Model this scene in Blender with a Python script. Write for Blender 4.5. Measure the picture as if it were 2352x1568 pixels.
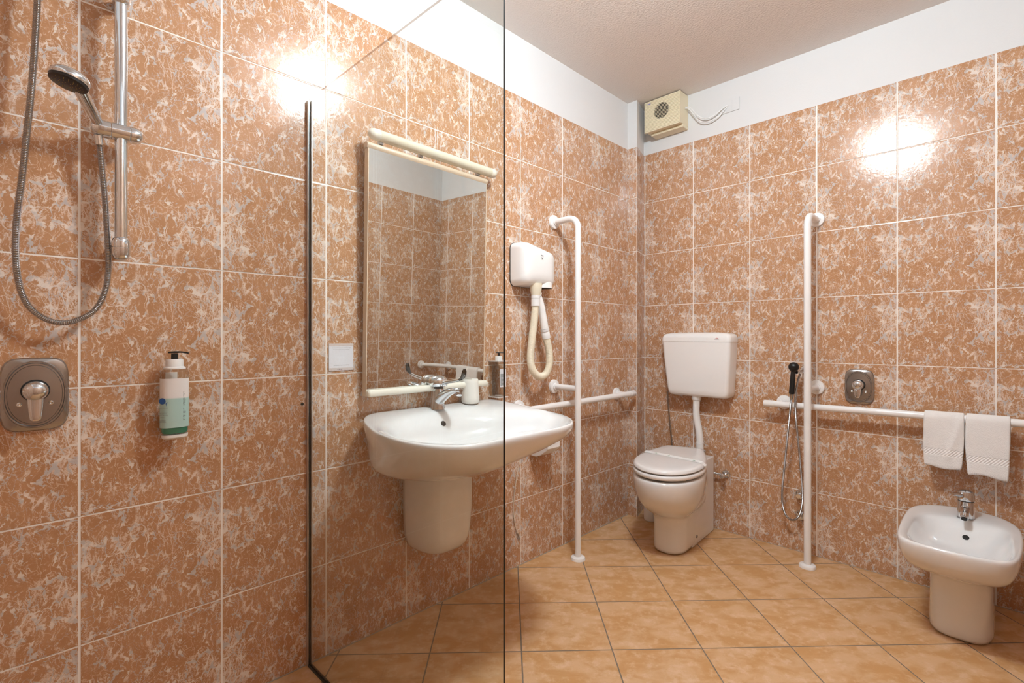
import bpy, math, random
from mathutils import Vector, Matrix
from mathutils.bvhtree import BVHTree

for _o in list(bpy.data.objects):
    bpy.data.objects.remove(_o, do_unlink=True)
scene = bpy.context.scene
COL = scene.collection
random.seed(4)
PI = math.pi

# ------------------------------------------------------------------ camera, world, exposure, light
cam_data = bpy.data.cameras.new('camera')
cam_data.sensor_width = 36.0
cam_data.lens = 17.265
cam_data.shift_y = -9.88 / 2352.0
cam_data.clip_start = 0.02
cam = bpy.data.objects.new('camera', cam_data)
cam.location = (1.6896, 0.0, 1.1224)
cam.rotation_euler = (PI / 2, 0, 0.78837)
COL.objects.link(cam)
scene.camera = cam

world = bpy.data.worlds.new('world')
scene.world = world
world.use_nodes = True
world.node_tree.nodes['Background'].inputs[0].default_value = (0.02, 0.018, 0.016, 1)
world.node_tree.nodes['Background'].inputs[1].default_value = 1.0

scene.view_settings.view_transform = 'Standard'
scene.view_settings.look = 'None'
scene.view_settings.gamma = 1.0
scene.view_settings.use_curve_mapping = False
scene.view_settings.exposure = 1.06

LAMP_POS = (1.11, 1.17)
LAMP_STRENGTH = 110.0
LAMP_COLOR = (0.87, 1.0, 1.08)

# ------------------------------------------------------------------ room numbers
ROOM_X = 2.09
ROOM_Y0 = -0.55
ROOM_YB = 2.882
PIL_Y = 2.712
PIL_X = 0.068
BACK_X0 = 0.017
CEIL = 2.60
TILE_TOP = 2.309
TW, TH = 0.3271, 0.333
LY0 = 0.1019          # a vertical joint of the left wall
BX0 = 0.3516          # a vertical joint of the back wall

# ------------------------------------------------------------------ materials
def new_mat(name):
    m = bpy.data.materials.new(name)
    m.use_nodes = True
    nt = m.node_tree
    return m, nt, nt.nodes['Principled BSDF']

def simple(name, col, rough=0.5, metal=0.0, spec=0.5, coat=0.0, bump=None, sub=0.0, coat_rough=0.03):
    m, nt, b = new_mat(name)
    b.inputs['Base Color'].default_value = (*col, 1)
    b.inputs['Roughness'].default_value = rough
    b.inputs['Metallic'].default_value = metal
    b.inputs['Specular IOR Level'].default_value = spec
    b.inputs['Coat Weight'].default_value = coat
    b.inputs['Coat Roughness'].default_value = coat_rough
    if sub:
        b.inputs['Subsurface Weight'].default_value = sub
        b.inputs['Subsurface Radius'].default_value = (0.01, 0.01, 0.01)
    # a little real-life unevenness
    n = nt.nodes.new('ShaderNodeTexNoise')
    tc = nt.nodes.new('ShaderNodeTexCoord')
    nt.links.new(tc.outputs['Object'], n.inputs['Vector'])
    sc, st, di = bump if bump else (25.0, 0.02, 0.002)
    n.inputs['Scale'].default_value = sc
    n.inputs['Detail'].default_value = 3
    bp = nt.nodes.new('ShaderNodeBump')
    bp.inputs['Strength'].default_value = st
    bp.inputs['Distance'].default_value = di
    nt.links.new(n.outputs['Fac'], bp.inputs['Height'])
    nt.links.new(bp.outputs['Normal'], b.inputs['Normal'])
    return m

class NT:
    def __init__(s, nt): s.nt = nt
    def _in(s, sock, v):
        if v is None: return
        if hasattr(v, 'is_output') or isinstance(v, bpy.types.NodeSocket): s.nt.links.new(v, sock)
        else: sock.default_value = v
    def math(s, op, a, b=None, c=None, clamp=False):
        n = s.nt.nodes.new('ShaderNodeMath'); n.operation = op; n.use_clamp = clamp
        for i, v in enumerate((a, b, c)): s._in(n.inputs[i], v)
        return n.outputs[0]
    def vmath(s, op, a, b=None, scale=None):
        n = s.nt.nodes.new('ShaderNodeVectorMath'); n.operation = op
        s._in(n.inputs[0], a); s._in(n.inputs[1], b)
        if scale is not None: s._in(n.inputs['Scale'], scale)
        return n.outputs[0]
    def noise(s, vec, scale, detail=4, rough=0.55, dist=0.0, color=False):
        n = s.nt.nodes.new('ShaderNodeTexNoise')
        s._in(n.inputs['Vector'], vec)
        n.inputs['Scale'].default_value = scale; n.inputs['Detail'].default_value = detail
        n.inputs['Roughness'].default_value = rough; n.inputs['Distortion'].default_value = dist
        return n.outputs['Color'] if color else n.outputs['Fac']
    def vor(s, vec, scale, feature='DISTANCE_TO_EDGE', rnd=1.0):
        n = s.nt.nodes.new('ShaderNodeTexVoronoi'); n.feature = feature
        s._in(n.inputs['Vector'], vec); n.inputs['Scale'].default_value = scale
        n.inputs['Randomness'].default_value = rnd
        return n.outputs[0]
    def smooth(s, v, a, b, lo=0.0, hi=1.0):
        n = s.nt.nodes.new('ShaderNodeMapRange'); n.interpolation_type = 'SMOOTHSTEP'
        s._in(n.inputs['Value'], v); s._in(n.inputs['From Min'], a); s._in(n.inputs['From Max'], b)
        n.inputs['To Min'].default_value = lo; n.inputs['To Max'].default_value = hi
        return n.outputs[0]
    def mix(s, f, a, b):
        n = s.nt.nodes.new('ShaderNodeMix'); n.data_type = 'RGBA'
        s._in(n.inputs[0], f)
        for k, v in ((6, a), (7, b)):
            if isinstance(v, tuple): n.inputs[k].default_value = (*v, 1) if len(v) == 3 else v
            else: s.nt.links.new(v, n.inputs[k])
        return n.outputs[2]
    def sep(s, v):
        n = s.nt.nodes.new('ShaderNodeSeparateXYZ'); s._in(n.inputs[0], v); return n.outputs
    def comb(s, x, y, z=0.0):
        n = s.nt.nodes.new('ShaderNodeCombineXYZ')
        for i, v in enumerate((x, y, z)): s._in(n.inputs[i], v)
        return n.outputs[0]
    def node(s, t): return s.nt.nodes.new(t)

def marble_tile_mat():
    m, nt, b = new_mat('marbled_orange_tile')
    N = NT(nt)
    uv = N.node('ShaderNodeUVMap').outputs[0]
    u, v, _ = N.sep(uv)
    fu, fv = N.math('FRACT', u), N.math('FRACT', v)
    cu, cv = N.math('FLOOR', u), N.math('FLOOR', v)
    wn = N.node('ShaderNodeTexWhiteNoise'); wn.noise_dimensions = '2D'
    nt.links.new(N.comb(cu, cv), wn.inputs['Vector'])
    flip = N.math('GREATER_THAN', wn.outputs['Value'], 0.66)
    tu = N.math('ABSOLUTE', N.math('SUBTRACT', flip, fu))
    tv = N.math('ABSOLUTE', N.math('SUBTRACT', flip, fv))
    p = N.comb(N.math('MULTIPLY', tu, TW), N.math('MULTIPLY', tv, TH), 0.37)
    d1 = N.vmath('SCALE', N.vmath('SUBTRACT', N.noise(p, 10, 2, 0.5, color=True), (0.5, 0.5, 0.5)), scale=0.06)
    d2 = N.vmath('SCALE', N.vmath('SUBTRACT', N.noise(p, 42, 4, 0.7, color=True), (0.5, 0.5, 0.5)), scale=0.019)
    q = N.vmath('ADD', N.vmath('ADD', p, d1), d2)
    # crumbled pale zones, taller than wide
    band = N.noise(N.vmath('MULTIPLY', p, (1.0, 0.5, 1.0)), 12, 3, 0.55, 0.4)
    big = N.smooth(band, 0.49, 0.61)
    # cell veins of uneven width
    e1 = N.vor(N.vmath('MULTIPLY', q, (1.45, 0.72, 1.0)), 26)
    wn1 = N.noise(p, 30, 4, 0.65)
    w1 = N.math('ADD', N.math('MULTIPLY', N.smooth(wn1, 0.50, 0.70), 0.125), N.math('MULTIPLY', big, 0.04))
    vein = N.math('SUBTRACT', 1.0, N.smooth(e1, w1, N.math('ADD', w1, 0.020)))
    vein = N.math('MULTIPLY', vein, N.smooth(w1, 0.002, 0.02))
    # fine secondary net
    e2 = N.vor(N.vmath('ADD', N.vmath('MULTIPLY', q, (1.4, 0.75, 1.0)), (3.1, 1.7, 0.2)), 50)
    thin = N.math('SUBTRACT', 1.0, N.smooth(e2, 0.008, 0.045))
    thin = N.math('MULTIPLY', thin, N.smooth(N.noise(p, 15, 3, 0.6), 0.42, 0.56))
    # long slanting hairlines
    e3 = N.vor(N.vmath('MULTIPLY', q, (1.8, 0.6, 1.0)), 20)
    hair = N.math('MULTIPLY', N.math('SUBTRACT', 1.0, N.smooth(e3, 0.002, 0.020)), 0.6)
    # crumbly patches
    crumb = N.noise(N.vmath('MULTIPLY', q, (1.3, 0.9, 1.0)), 120, 4, 0.72, 0.9)
    cm = N.smooth(N.math('ADD', crumb, N.math('MULTIPLY', big, 0.125)), 0.585, 0.65)
    # soft vertical streaks
    stn = N.noise(N.vmath('MULTIPLY', q, (2.0, 0.28, 1.0)), 20, 2, 0.5)
    streak = N.math('SUBTRACT', 1.0, N.smooth(N.math('ABSOLUTE', N.math('SUBTRACT', stn, 0.53)), 0.004, 0.030))
    streak = N.math('MULTIPLY', streak, N.smooth(N.noise(p, 26, 4, 0.65), 0.42, 0.60))
    # base
    tone = N.noise(q, 14, 4, 0.65)
    base = N.mix(N.smooth(tone, 0.3, 0.72), (0.43, 0.213, 0.100), (0.50, 0.262, 0.134))
    base = N.mix(N.math('MULTIPLY', N.smooth(N.noise(p, 150, 4, 0.7), 0.52, 0.72), 0.35), base, (0.66, 0.40, 0.25))
    base = N.mix(N.math('MULTIPLY', N.smooth(N.noise(q, 30, 4, 0.7), 0.60, 0.76), 0.4), base, (0.29, 0.135, 0.07))
    c = N.mix(N.math('MULTIPLY', cm, 0.70), base, (0.77, 0.61, 0.49))
    vcol = N.mix(N.smooth(N.noise(p, 33, 3, 0.6), 0.42, 0.60), (0.52, 0.475, 0.455), (0.78, 0.69, 0.61))
    c = N.mix(N.math('MULTIPLY', streak, 0.68), c, (0.84, 0.74, 0.66))
    c = N.mix(N.math('MULTIPLY', hair, 0.85), c, (0.80, 0.60, 0.46))
    c = N.mix(N.math('MULTIPLY', thin, 0.8), c, vcol)
    c = N.mix(N.math('MULTIPLY', vein, 0.88), c, vcol)
    # joints
    eu = N.math('MULTIPLY', N.math('MINIMUM', fu, N.math('SUBTRACT', 1.0, fu)), TW)
    ev = N.math('MULTIPLY', N.math('MINIMUM', fv, N.math('SUBTRACT', 1.0, fv)), TH)
    gu = N.math('SUBTRACT', 1.0, N.smooth(eu, 0.0023, 0.0031))
    gv = N.math('SUBTRACT', 1.0, N.smooth(ev, 0.0015, 0.0022))
    g = N.math('MAXIMUM', gu, gv)
    # thin dirty line beside the horizontal joint where the upper tile edge shows
    dirt = N.math('MULTIPLY', N.math('SUBTRACT', 1.0, N.smooth(fv, 0.003, 0.006)), N.smooth(N.noise(uv, 3.1, 4, 0.7), 0.45, 0.62))
    gcol = N.mix(N.math('MULTIPLY', dirt, 0.8), (0.86, 0.80, 0.74), (0.16, 0.10, 0.06))
    c = N.mix(g, c, gcol)
    nt.links.new(c, b.inputs['Base Color'])
    rough = N.math('ADD', N.math('MULTIPLY', g, 0.45), 0.155)
    nt.links.new(rough, b.inputs['Roughness'])
    b.inputs['Specular IOR Level'].default_value = 0.5
    # relief: eased edges, joints, hammered glaze
    ease = N.smooth(N.math('MINIMUM', eu, ev), 0.001, 0.0045)
    h = N.math('ADD', N.math('MULTIPLY', ease, 1.0), N.math('MULTIPLY', N.noise(uv, 26, 3, 0.5), 0.55))
    h = N.math('ADD', h, N.math('MULTIPLY', N.noise(q, 60, 4, 0.6), 0.30))
    bp = N.node('ShaderNodeBump'); bp.inputs['Strength'].default_value = 0.45; bp.inputs['Distance'].default_value = 0.0011
    nt.links.new(h, bp.inputs['Height'])
    nt.links.new(bp.outputs['Normal'], b.inputs['Normal'])
    return m

def floor_mat():
    m, nt, b = new_mat('sandstone_floor_tile')
    N = NT(nt)
    uv = N.node('ShaderNodeUVMap').outputs[0]
    u, v, _ = N.sep(uv)
    fu, fv = N.math('FRACT', u), N.math('FRACT', v)
    cell = N.comb(N.math('FLOOR', u), N.math('FLOOR', v))
    wn = N.node('ShaderNodeTexWhiteNoise'); wn.noise_dimensions = '2D'
    nt.links.new(cell, wn.inputs['Vector'])
    off = N.vmath('SCALE', wn.outputs['Color'], scale=7.0)
    p = N.vmath('ADD', N.vmath('SCALE', uv, scale=0.33), off)
    big = N.noise(N.vmath('MULTIPLY', p, (1.0, 1.6, 1.0)), 9, 4, 0.55, 0.4)
    c = N.mix(N.smooth(big, 0.36, 0.64), (0.54, 0.285, 0.108), (0.64, 0.395, 0.215))
    c = N.mix(N.math('MULTIPLY', N.smooth(N.noise(p, 26, 5, 0.65), 0.48, 0.7), 0.5), c, (0.76, 0.54, 0.37))
    c = N.mix(N.math('MULTIPLY', N.smooth(N.noise(p, 60, 6, 0.75), 0.55, 0.75), 0.35), c, (0.48, 0.24, 0.10))
    c = N.mix(N.math('MULTIPLY', N.smooth(N.noise(p, 420, 2, 0.6), 0.60, 0.72), 0.35), c, (0.34, 0.18, 0.09))
    eu = N.math('MULTIPLY', N.math('MINIMUM', fu, N.math('SUBTRACT', 1.0, fu)), 0.322)
    ev = N.math('MULTIPLY', N.math('MINIMUM', fv, N.math('SUBTRACT', 1.0, fv)), 0.322)
    wob = N.math('MULTIPLY', N.noise(uv, 14, 3, 0.6), 0.0012)
    e = N.math('ADD', N.math('MINIMUM', eu, ev), N.math('SUBTRACT', wob, 0.0006))
    g = N.math('SUBTRACT', 1.0, N.smooth(e, 0.0019, 0.0029))
    gcol = N.mix(N.noise(uv, 5, 4, 0.7), (0.10, 0.075, 0.055), (0.30, 0.23, 0.17))
    c = N.mix(g, c, gcol)
    nt.links.new(c, b.inputs['Base Color'])
    nt.links.new(N.math('ADD', N.math('MULTIPLY', g, 0.3), 0.48), b.inputs['Roughness'])
    b.inputs['Specular IOR Level'].default_value = 0.4
    h = N.math('ADD', N.smooth(e, 0.001, 0.005), N.math('MULTIPLY', N.noise(p, 150, 5, 0.6), 0.35))
    bp = N.node('ShaderNodeBump'); bp.inputs['Strength'].default_value = 0.5; bp.inputs['Distance'].default_value = 0.0012
    nt.links.new(h, bp.inputs['Height'])
    nt.links.new(bp.outputs['Normal'], b.inputs['Normal'])
    return m

def glass_mat(name, tint=(0.955, 0.97, 0.96), base_ref=0.045, rough=0.0):
    """thin clear sheet: transparent plus a Schlick mirror term"""
    m, nt, b = new_mat(name)
    nt.nodes.remove(b)
    N = NT(nt)
    lw = N.node('ShaderNodeLayerWeight'); lw.inputs['Blend'].default_value = 0.5
    f5 = N.math('POWER', lw.outputs['Facing'], 5.0)
    f = N.math('ADD', N.math('MULTIPLY', f5, 1.0 - base_ref), base_ref, clamp=True)
    tr = N.node('ShaderNodeBsdfTransparent'); tr.inputs[0].default_value = (*tint, 1)
    gl = N.node('ShaderNodeBsdfGlossy'); gl.inputs['Roughness'].default_value = rough
    mx = N.node('ShaderNodeMixShader')
    nt.links.new(f, mx.inputs[0]); nt.links.new(tr.outputs[0], mx.inputs[1]); nt.links.new(gl.outputs[0], mx.inputs[2])
    nt.links.new(mx.outputs[0], nt.nodes['Material Output'].inputs['Surface'])
    return m

def towel_mat():
    m, nt, b = new_mat('white_terry')
    N = NT(nt)
    tc = N.node('ShaderNodeTexCoord').outputs['Object']
    x, y, z = N.sep(tc)
    b.inputs['Base Color'].default_value = (0.90, 0.86, 0.83, 1)
    b.inputs['Roughness'].default_value = 0.95
    b.inputs['Sheen Weight'].default_value = 0.3
    # woven border with slanting ribs: 45 to 80 mm above the hem (object origin sits at the hem)
    inb = N.math('MULTIPLY', N.smooth(z, 0.050, 0.052), N.math('SUBTRACT', 1.0, N.smooth(z, 0.078, 0.080)))
    ribs = N.math('SINE', N.math('MULTIPLY', N.math('SUBTRACT', x, N.math('MULTIPLY', z, 0.9)), 2 * PI / 0.0105))
    ribs = N.math('MULTIPLY', N.math('ADD', ribs, 1.0), 0.35)
    terry = N.math('ADD', N.noise(tc, 420, 3, 0.6), N.math('MULTIPLY', N.noise(tc, 60, 3, 0.6), 0.6))
    hm = N.node('ShaderNodeMix'); hm.data_type = 'FLOAT'
    nt.links.new(inb, hm.inputs[0]); nt.links.new(terry, hm.inputs[2]); nt.links.new(ribs, hm.inputs[3])
    hem = N.math('MULTIPLY', N.math('SINE', N.math('MULTIPLY', x, 2 * PI / 0.006)), N.math('SUBTRACT', 1.0, N.smooth(z, 0.008, 0.012)))
    h = N.math('ADD', hm.outputs[0], N.math('MULTIPLY', hem, 0.25))
    bp = N.node('ShaderNodeBump'); bp.inputs['Strength'].default_value = 0.9; bp.inputs['Distance'].default_value = 0.0022
    nt.links.new(h, bp.inputs['Height'])
    nt.links.new(bp.outputs['Normal'], b.inputs['Normal'])
    return m

def label_mat():
    """pale bottle label: pinkish white above, sea green below"""
    m, nt, b = new_mat('printed_bottle_label')
    N = NT(nt)
    z = N.sep(N.node('ShaderNodeTexCoord').outputs['Object'])[2]
    c = N.mix(N.smooth(z, 0.098, 0.104), (0.42, 0.60, 0.56), (0.80, 0.76, 0.74))
    nt.links.new(c, b.inputs['Base Color'])
    b.inputs['Roughness'].default_value = 0.35
    return m

M = {}
M['tile'] = marble_tile_mat()
M['floor'] = floor_mat()
M['plaster'] = simple('white_plaster', (0.72, 0.705, 0.695), 0.85, spec=0.2, bump=(160, 0.25, 0.002))
M['ceiling'] = simple('textured_ceiling_paint', (0.82, 0.77, 0.735), 0.9, spec=0.2, bump=(110, 0.6, 0.006))
M['ceramic'] = simple('white_ceramic', (0.80, 0.785, 0.77), 0.12, coat=0.6, bump=(8, 0.015, 0.004))
M['seat'] = simple('white_seat_plastic', (0.82, 0.79, 0.77), 0.22, coat=0.2)
M['rail'] = simple('white_nylon_rail', (0.88, 0.85, 0.83), 0.28)
M['white'] = simple('white_plastic', (0.84, 0.82, 0.80), 0.3)
M['shiny_white'] = simple('glossy_white_plastic', (0.90, 0.88, 0.86), 0.16, coat=0.3)
M['cream'] = simple('cream_plastic', (0.80, 0.70, 0.50), 0.38)
M['hose_cream'] = simple('cream_hose_plastic', (0.80, 0.72, 0.56), 0.4)
M['chrome'] = simple('chrome', (0.72, 0.76, 0.80), 0.07, metal=1.0)
M['steel'] = simple('satin_steel', (0.42, 0.42, 0.42), 0.24, metal=1.0)
M['steel_dark'] = simple('worn_steel', (0.42, 0.41, 0.41), 0.22, metal=1.0)
M['dark_chrome'] = simple('dark_chrome', (0.09, 0.085, 0.08), 0.15, metal=1.0)
M['black'] = simple('black_plastic', (0.008, 0.008, 0.008), 0.35)
M['dark'] = simple('dark_void', (0.012, 0.010, 0.008), 0.7)
M['beige'] = simple('beige_frame_plastic', (0.66, 0.52, 0.38), 0.4)
M['ivory'] = simple('ivory_plastic', (0.84, 0.79, 0.68), 0.28)
M['diffuser'] = simple('ribbed_tube_diffuser', (0.70, 0.64, 0.50), 0.25, coat=0.2)
M['mirror'] = simple('mirror_silver', (0.80, 0.79, 0.76), 0.0, metal=1.0, bump=(1, 0.0, 0.0))
M['alu'] = simple('aluminium', (0.62, 0.60, 0.58), 0.4, metal=1.0)
M['seal'] = simple('dark_seal', (0.03, 0.025, 0.02), 0.5)
M['glass'] = glass_mat('clear_glass')
M['glass_edge'] = simple('dark_glass_edge', (0.006, 0.008, 0.007), 0.25)  # edge blackness from internal reflection, put into the colour
M['glass_top'] = glass_mat('ground_glass_edge', (0.62, 0.52, 0.46), 0.05, 0.1)
M['clear'] = glass_mat('clear_plastic', (0.975, 0.965, 0.94), 0.05, 0.03)
M['liquid'] = simple('green_soap', (0.02, 0.24, 0.16), 0.15, coat=0.5)
M['label'] = label_mat()
M['paper'] = simple('printed_card', (0.80, 0.80, 0.84), 0.5)
M['card_edge'] = simple('grey_card_band', (0.66, 0.58, 0.55), 0.5)
M['ink'] = simple('dark_ink', (0.03, 0.03, 0.04), 0.6)
M['greyink'] = simple('grey_ink', (0.25, 0.27, 0.27), 0.6)
M['blueink'] = simple('blue_ink', (0.02, 0.10, 0.33), 0.5)
M['redink'] = simple('red_ink', (0.6, 0.04, 0.03), 0.5)
M['violetink'] = simple('violet_ink', (0.20, 0.18, 0.62), 0.5)
M['greenink'] = simple('green_ink', (0.12, 0.30, 0.17), 0.6)
M['band'] = simple('paper_strip', (0.84, 0.83, 0.81), 0.7)
M['cup'] = simple('matt_white_stoneware', (0.83, 0.79, 0.73), 0.5)
M['towel'] = towel_mat()
M['nozzle'] = simple('yellow_rubber', (0.45, 0.30, 0.06), 0.5)
M['caulk'] = simple('grey_floor_joint', (0.40, 0.33, 0.26), 0.7)
M['cord'] = simple('cream_cord', (0.70, 0.60, 0.48), 0.5)
M['screw_dark'] = simple('screw_hole', (0.05, 0.035, 0.02), 0.6)  # even dark brown for the small dots beside the wall channel
m, nt, b = new_mat('lit_opal_glass')
b.inputs['Base Color'].default_value = (0.9, 0.9, 0.88, 1)
b.inputs['Emission Color'].default_value = (*LAMP_COLOR, 1)
b.inputs['Emission Strength'].default_value = LAMP_STRENGTH
M['lamp'] = m

# ------------------------------------------------------------------ mesh builder
def V(*a): return Vector(a if len(a) > 1 else a[0])

def frame_for(d):
    d = Vector(d).normalized()
    up = Vector((0, 0, 1)) if abs(d.z) < 0.9 else Vector((1, 0, 0))
    a = d.cross(up).normalized()
    return a, d.cross(a).normalized(), d

def catmull(pts, n=8, closed=False):
    pts = [Vector(p) for p in pts]
    out = []
    m = len(pts)
    rng = m if closed else m - 1
    for i in range(rng):
        if closed:
            p0, p1, p2, p3 = pts[i - 1], pts[i], pts[(i + 1) % m], pts[(i + 2) % m]
        else:
            p0 = pts[i - 1] if i else pts[0] * 2 - pts[1]
            p1, p2 = pts[i], pts[i + 1]
            p3 = pts[i + 2] if i + 2 < m else pts[-1] * 2 - pts[-2]
        for k in range(n):
            t = k / n
            out.append(0.5 * ((2 * p1) + (p2 - p0) * t + (2 * p0 - 5 * p1 + 4 * p2 - p3) * t * t + (3 * p1 - p0 - 3 * p2 + p3) * t ** 3))
    if not closed: out.append(pts[-1])
    return out

def resample(pts, step=None, n=None, closed=False):
    pts = [Vector(p) for p in pts]
    if closed: pts = pts + [pts[0]]
    L = [0.0]
    for a, b2 in zip(pts, pts[1:]): L.append(L[-1] + (b2 - a).length)
    tot = L[-1]
    if n is None: n = max(2, int(round(tot / step)) + 1)
    out = []; j = 0
    cnt = n if closed else n
    for i in range(cnt):
        t = tot * i / (n if closed else n - 1)
        while j < len(L) - 2 and L[j + 1] < t: j += 1
        seg = L[j + 1] - L[j]
        f = (t - L[j]) / seg if seg > 1e-9 else 0
        out.append(pts[j].lerp(pts[j + 1], f))
    return out

class B:
    def __init__(s): s.v = []; s.f = []; s.m = []; s.cur = 0
    def slot(s, i): s.cur = i; return s
    def _add(s, vs, fs):
        o = len(s.v)
        s.v += [Vector(v) for v in vs]
        s.f += [tuple(o + i for i in f) for f in fs]
        s.m += [s.cur] * len(fs)
        return s
    def box(s, lo, hi, mat=None):
        x0, y0, z0 = lo; x1, y1, z1 = hi
        vs = [(x0, y0, z0), (x1, y0, z0), (x1, y1, z0), (x0, y1, z0), (x0, y0, z1), (x1, y0, z1), (x1, y1, z1), (x0, y1, z1)]
        if mat is not None: vs = [mat @ Vector(v) for v in vs]
        return s._add(vs, [(0, 3, 2, 1), (4, 5, 6, 7), (0, 1, 5, 4), (1, 2, 6, 5), (2, 3, 7, 6), (3, 0, 4, 7)])
    def loft(s, rings, cap0=True, cap1=True, closed=True):
        n = len(rings[0]); vs = []; fs = []
        for r in rings: vs += list(r)
        for i in range(len(rings) - 1):
            for j in range(n if closed else n - 1):
                k = (j + 1) % n
                fs.append((i * n + j, i * n + k, (i + 1) * n + k, (i + 1) * n + j))
        if cap0: fs.append(tuple(reversed(range(n))))
        if cap1: fs.append(tuple((len(rings) - 1) * n + j for j in range(n)))
        return s._add(vs, fs)
    def tube(s, path, r, n=16, caps=True, closed=False):
        path = [Vector(p) for p in path]
        m = len(path)
        rr = r if callable(r) else ((lambda i: r[i]) if isinstance(r, (list, tuple)) else (lambda i: r))
        rings = []
        a = None
        for i, p in enumerate(path):
            if closed: d = path[(i + 1) % m] - path[i - 1]
            else: d = path[min(i + 1, m - 1)] - path[max(i - 1, 0)]
            d = d.normalized() if d.length > 1e-9 else Vector((0, 0, 1))
            if a is None: a, b_, _ = frame_for(d)
            a = (a - d * a.dot(d)).normalized(); b_ = d.cross(a)
            R = rr(i)
            rings.append([p + a * (R * math.cos(2 * PI * k / n)) + b_ * (R * math.sin(2 * PI * k / n)) for k in range(n)])
        if closed: rings.append(rings[0])
        return s.loft(rings, caps and not closed, caps and not closed)
    def cyl(s, p0, p1, r0, r1=None, n=32, caps=True):
        r1 = r0 if r1 is None else r1
        return s.tube([p0, p1], [r0, r1], n, caps)
    def lathe(s, prof, origin, axis=(0, 0, 1), n=40, sx=1.0, sy=1.0, side=None):
        """prof = [(radius, height along axis)]"""
        a, b_, d = frame_for(axis)
        if side is not None:
            a = Vector(side).normalized(); b_ = d.cross(a)
        o = Vector(origin); rings = []
        for r, h in prof:
            r = max(r, 1e-5)
            rings.append([o + d * h + a * (r * sx * math.cos(2 * PI * k / n)) + b_ * (r * sy * math.sin(2 * PI * k / n)) for k in range(n)])
        return s.loft(rings, prof[0][0] > 1e-4, prof[-1][0] > 1e-4)
    def sphere(s, c, r, n=24, sc=(1, 1, 1)):
        c = Vector(c); rings = []
        k = n // 2
        for i in range(k + 1):
            t = PI * i / k; R = max(math.sin(t), 1e-4) * r; z = -math.cos(t) * r
            rings.append([c + Vector((R * math.cos(2 * PI * j / n) * sc[0], R * math.sin(2 * PI * j / n) * sc[1], z * sc[2])) for j in range(n)])
        return s.loft(rings, True, True)
    def disc(s, c, nrm, rx, ry, thick, n=32, side=None):
        return s.lathe([(1, 0), (1, thick)], c, nrm, n, rx, ry, side)

def base_of(p):
    o = Vector((0, 0, 0))
    while p is not None:
        o += p.location; p = p.parent
    return o

def thing(name, label, cat, loc, group=None):
    o = bpy.data.objects.new(name, None)
    o.empty_display_size = 0.05
    o.location = loc
    COL.objects.link(o)
    o['label'] = label; o['category'] = cat
    if group: o['group'] = group
    return o

def tag(o, label, cat, group=None):
    o['label'] = label; o['category'] = cat
    if group: o['group'] = group
    return o

def obj(name, bld, mat, parent=None, loc=None, smooth=True, angle=38, bevel=0, segs=2, sub=0, label=None):
    me = bpy.data.meshes.new(name)
    base = base_of(parent) if parent is not None else Vector(loc if loc is not None else (0, 0, 0))
    me.from_pydata([tuple(v - base) for v in bld.v], [], bld.f)
    mats = mat if isinstance(mat, (list, tuple)) else [mat]
    for mm in mats: me.materials.append(mm)
    if len(mats) > 1:
        for p, i in zip(me.polygons, bld.m): p.material_index = i
    import bmesh
    bm = bmesh.new(); bm.from_mesh(me)
    bmesh.ops.recalc_face_normals(bm, faces=bm.faces)
    bm.to_mesh(me); bm.free()
    if smooth:
        for p in me.polygons: p.use_smooth = True
        if not sub:
            me.set_sharp_from_angle(angle=math.radians(angle))
    me.update()
    o = bpy.data.objects.new(name, me)
    COL.objects.link(o)
    if parent is not None: o.parent = parent
    else: o.location = base
    if bevel:
        md = o.modifiers.new('bevel', 'BEVEL'); md.width = bevel; md.segments = segs
        md.limit_method = 'ANGLE'; md.angle_limit = math.radians(40)
        md.harden_normals = False
    if sub:
        md = o.modifiers.new('sub', 'SUBSURF'); md.levels = sub; md.render_levels = sub
    if label: o['label'] = label
    return o

def structure(o):
    o['kind'] = 'structure'
    return o

def text_bld(body, size, origin, right, up, bld=None, align='CENTER', thick=0.0):
    """letters as thin mesh on a plane given by right/up vectors"""
    cu = bpy.data.curves.new('txt', 'FONT')
    cu.body = body; cu.size = size; cu.align_x = align; cu.resolution_u = 2
    cu.extrude = thick
    t = bpy.data.objects.new('txt', cu); COL.objects.link(t)
    dg = bpy.context.evaluated_depsgraph_get()
    me = bpy.data.meshes.new_from_object(t.evaluated_get(dg))
    right = Vector(right).normalized(); up = Vector(up).normalized(); nrm = right.cross(up)
    o = Vector(origin)
    bld = bld or B()
    bld._add([o + right * v.co.x + up * v.co.y + nrm * v.co.z for v in me.vertices], [tuple(p.vertices) for p in me.polygons])
    bpy.data.objects.remove(t, do_unlink=True)
    bpy.data.curves.remove(cu); bpy.data.meshes.remove(me)
    return bld

def superring(cx, cy, a, b_, z, n=48, e=2.6, rot=0.0, ysplit=None):
    out = []
    for k in range(n):
        t = 2 * PI * k / n
        c, s_ = math.cos(t), math.sin(t)
        x = a * math.copysign(abs(c) ** (2 / e), c)
        y = b_ * math.copysign(abs(s_) ** (2 / e), s_)
        xr = x * math.cos(rot) - y * math.sin(rot); yr = x * math.sin(rot) + y * math.cos(rot)
        out.append(Vector((cx + xr, cy + yr, z)))
    return out

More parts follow.
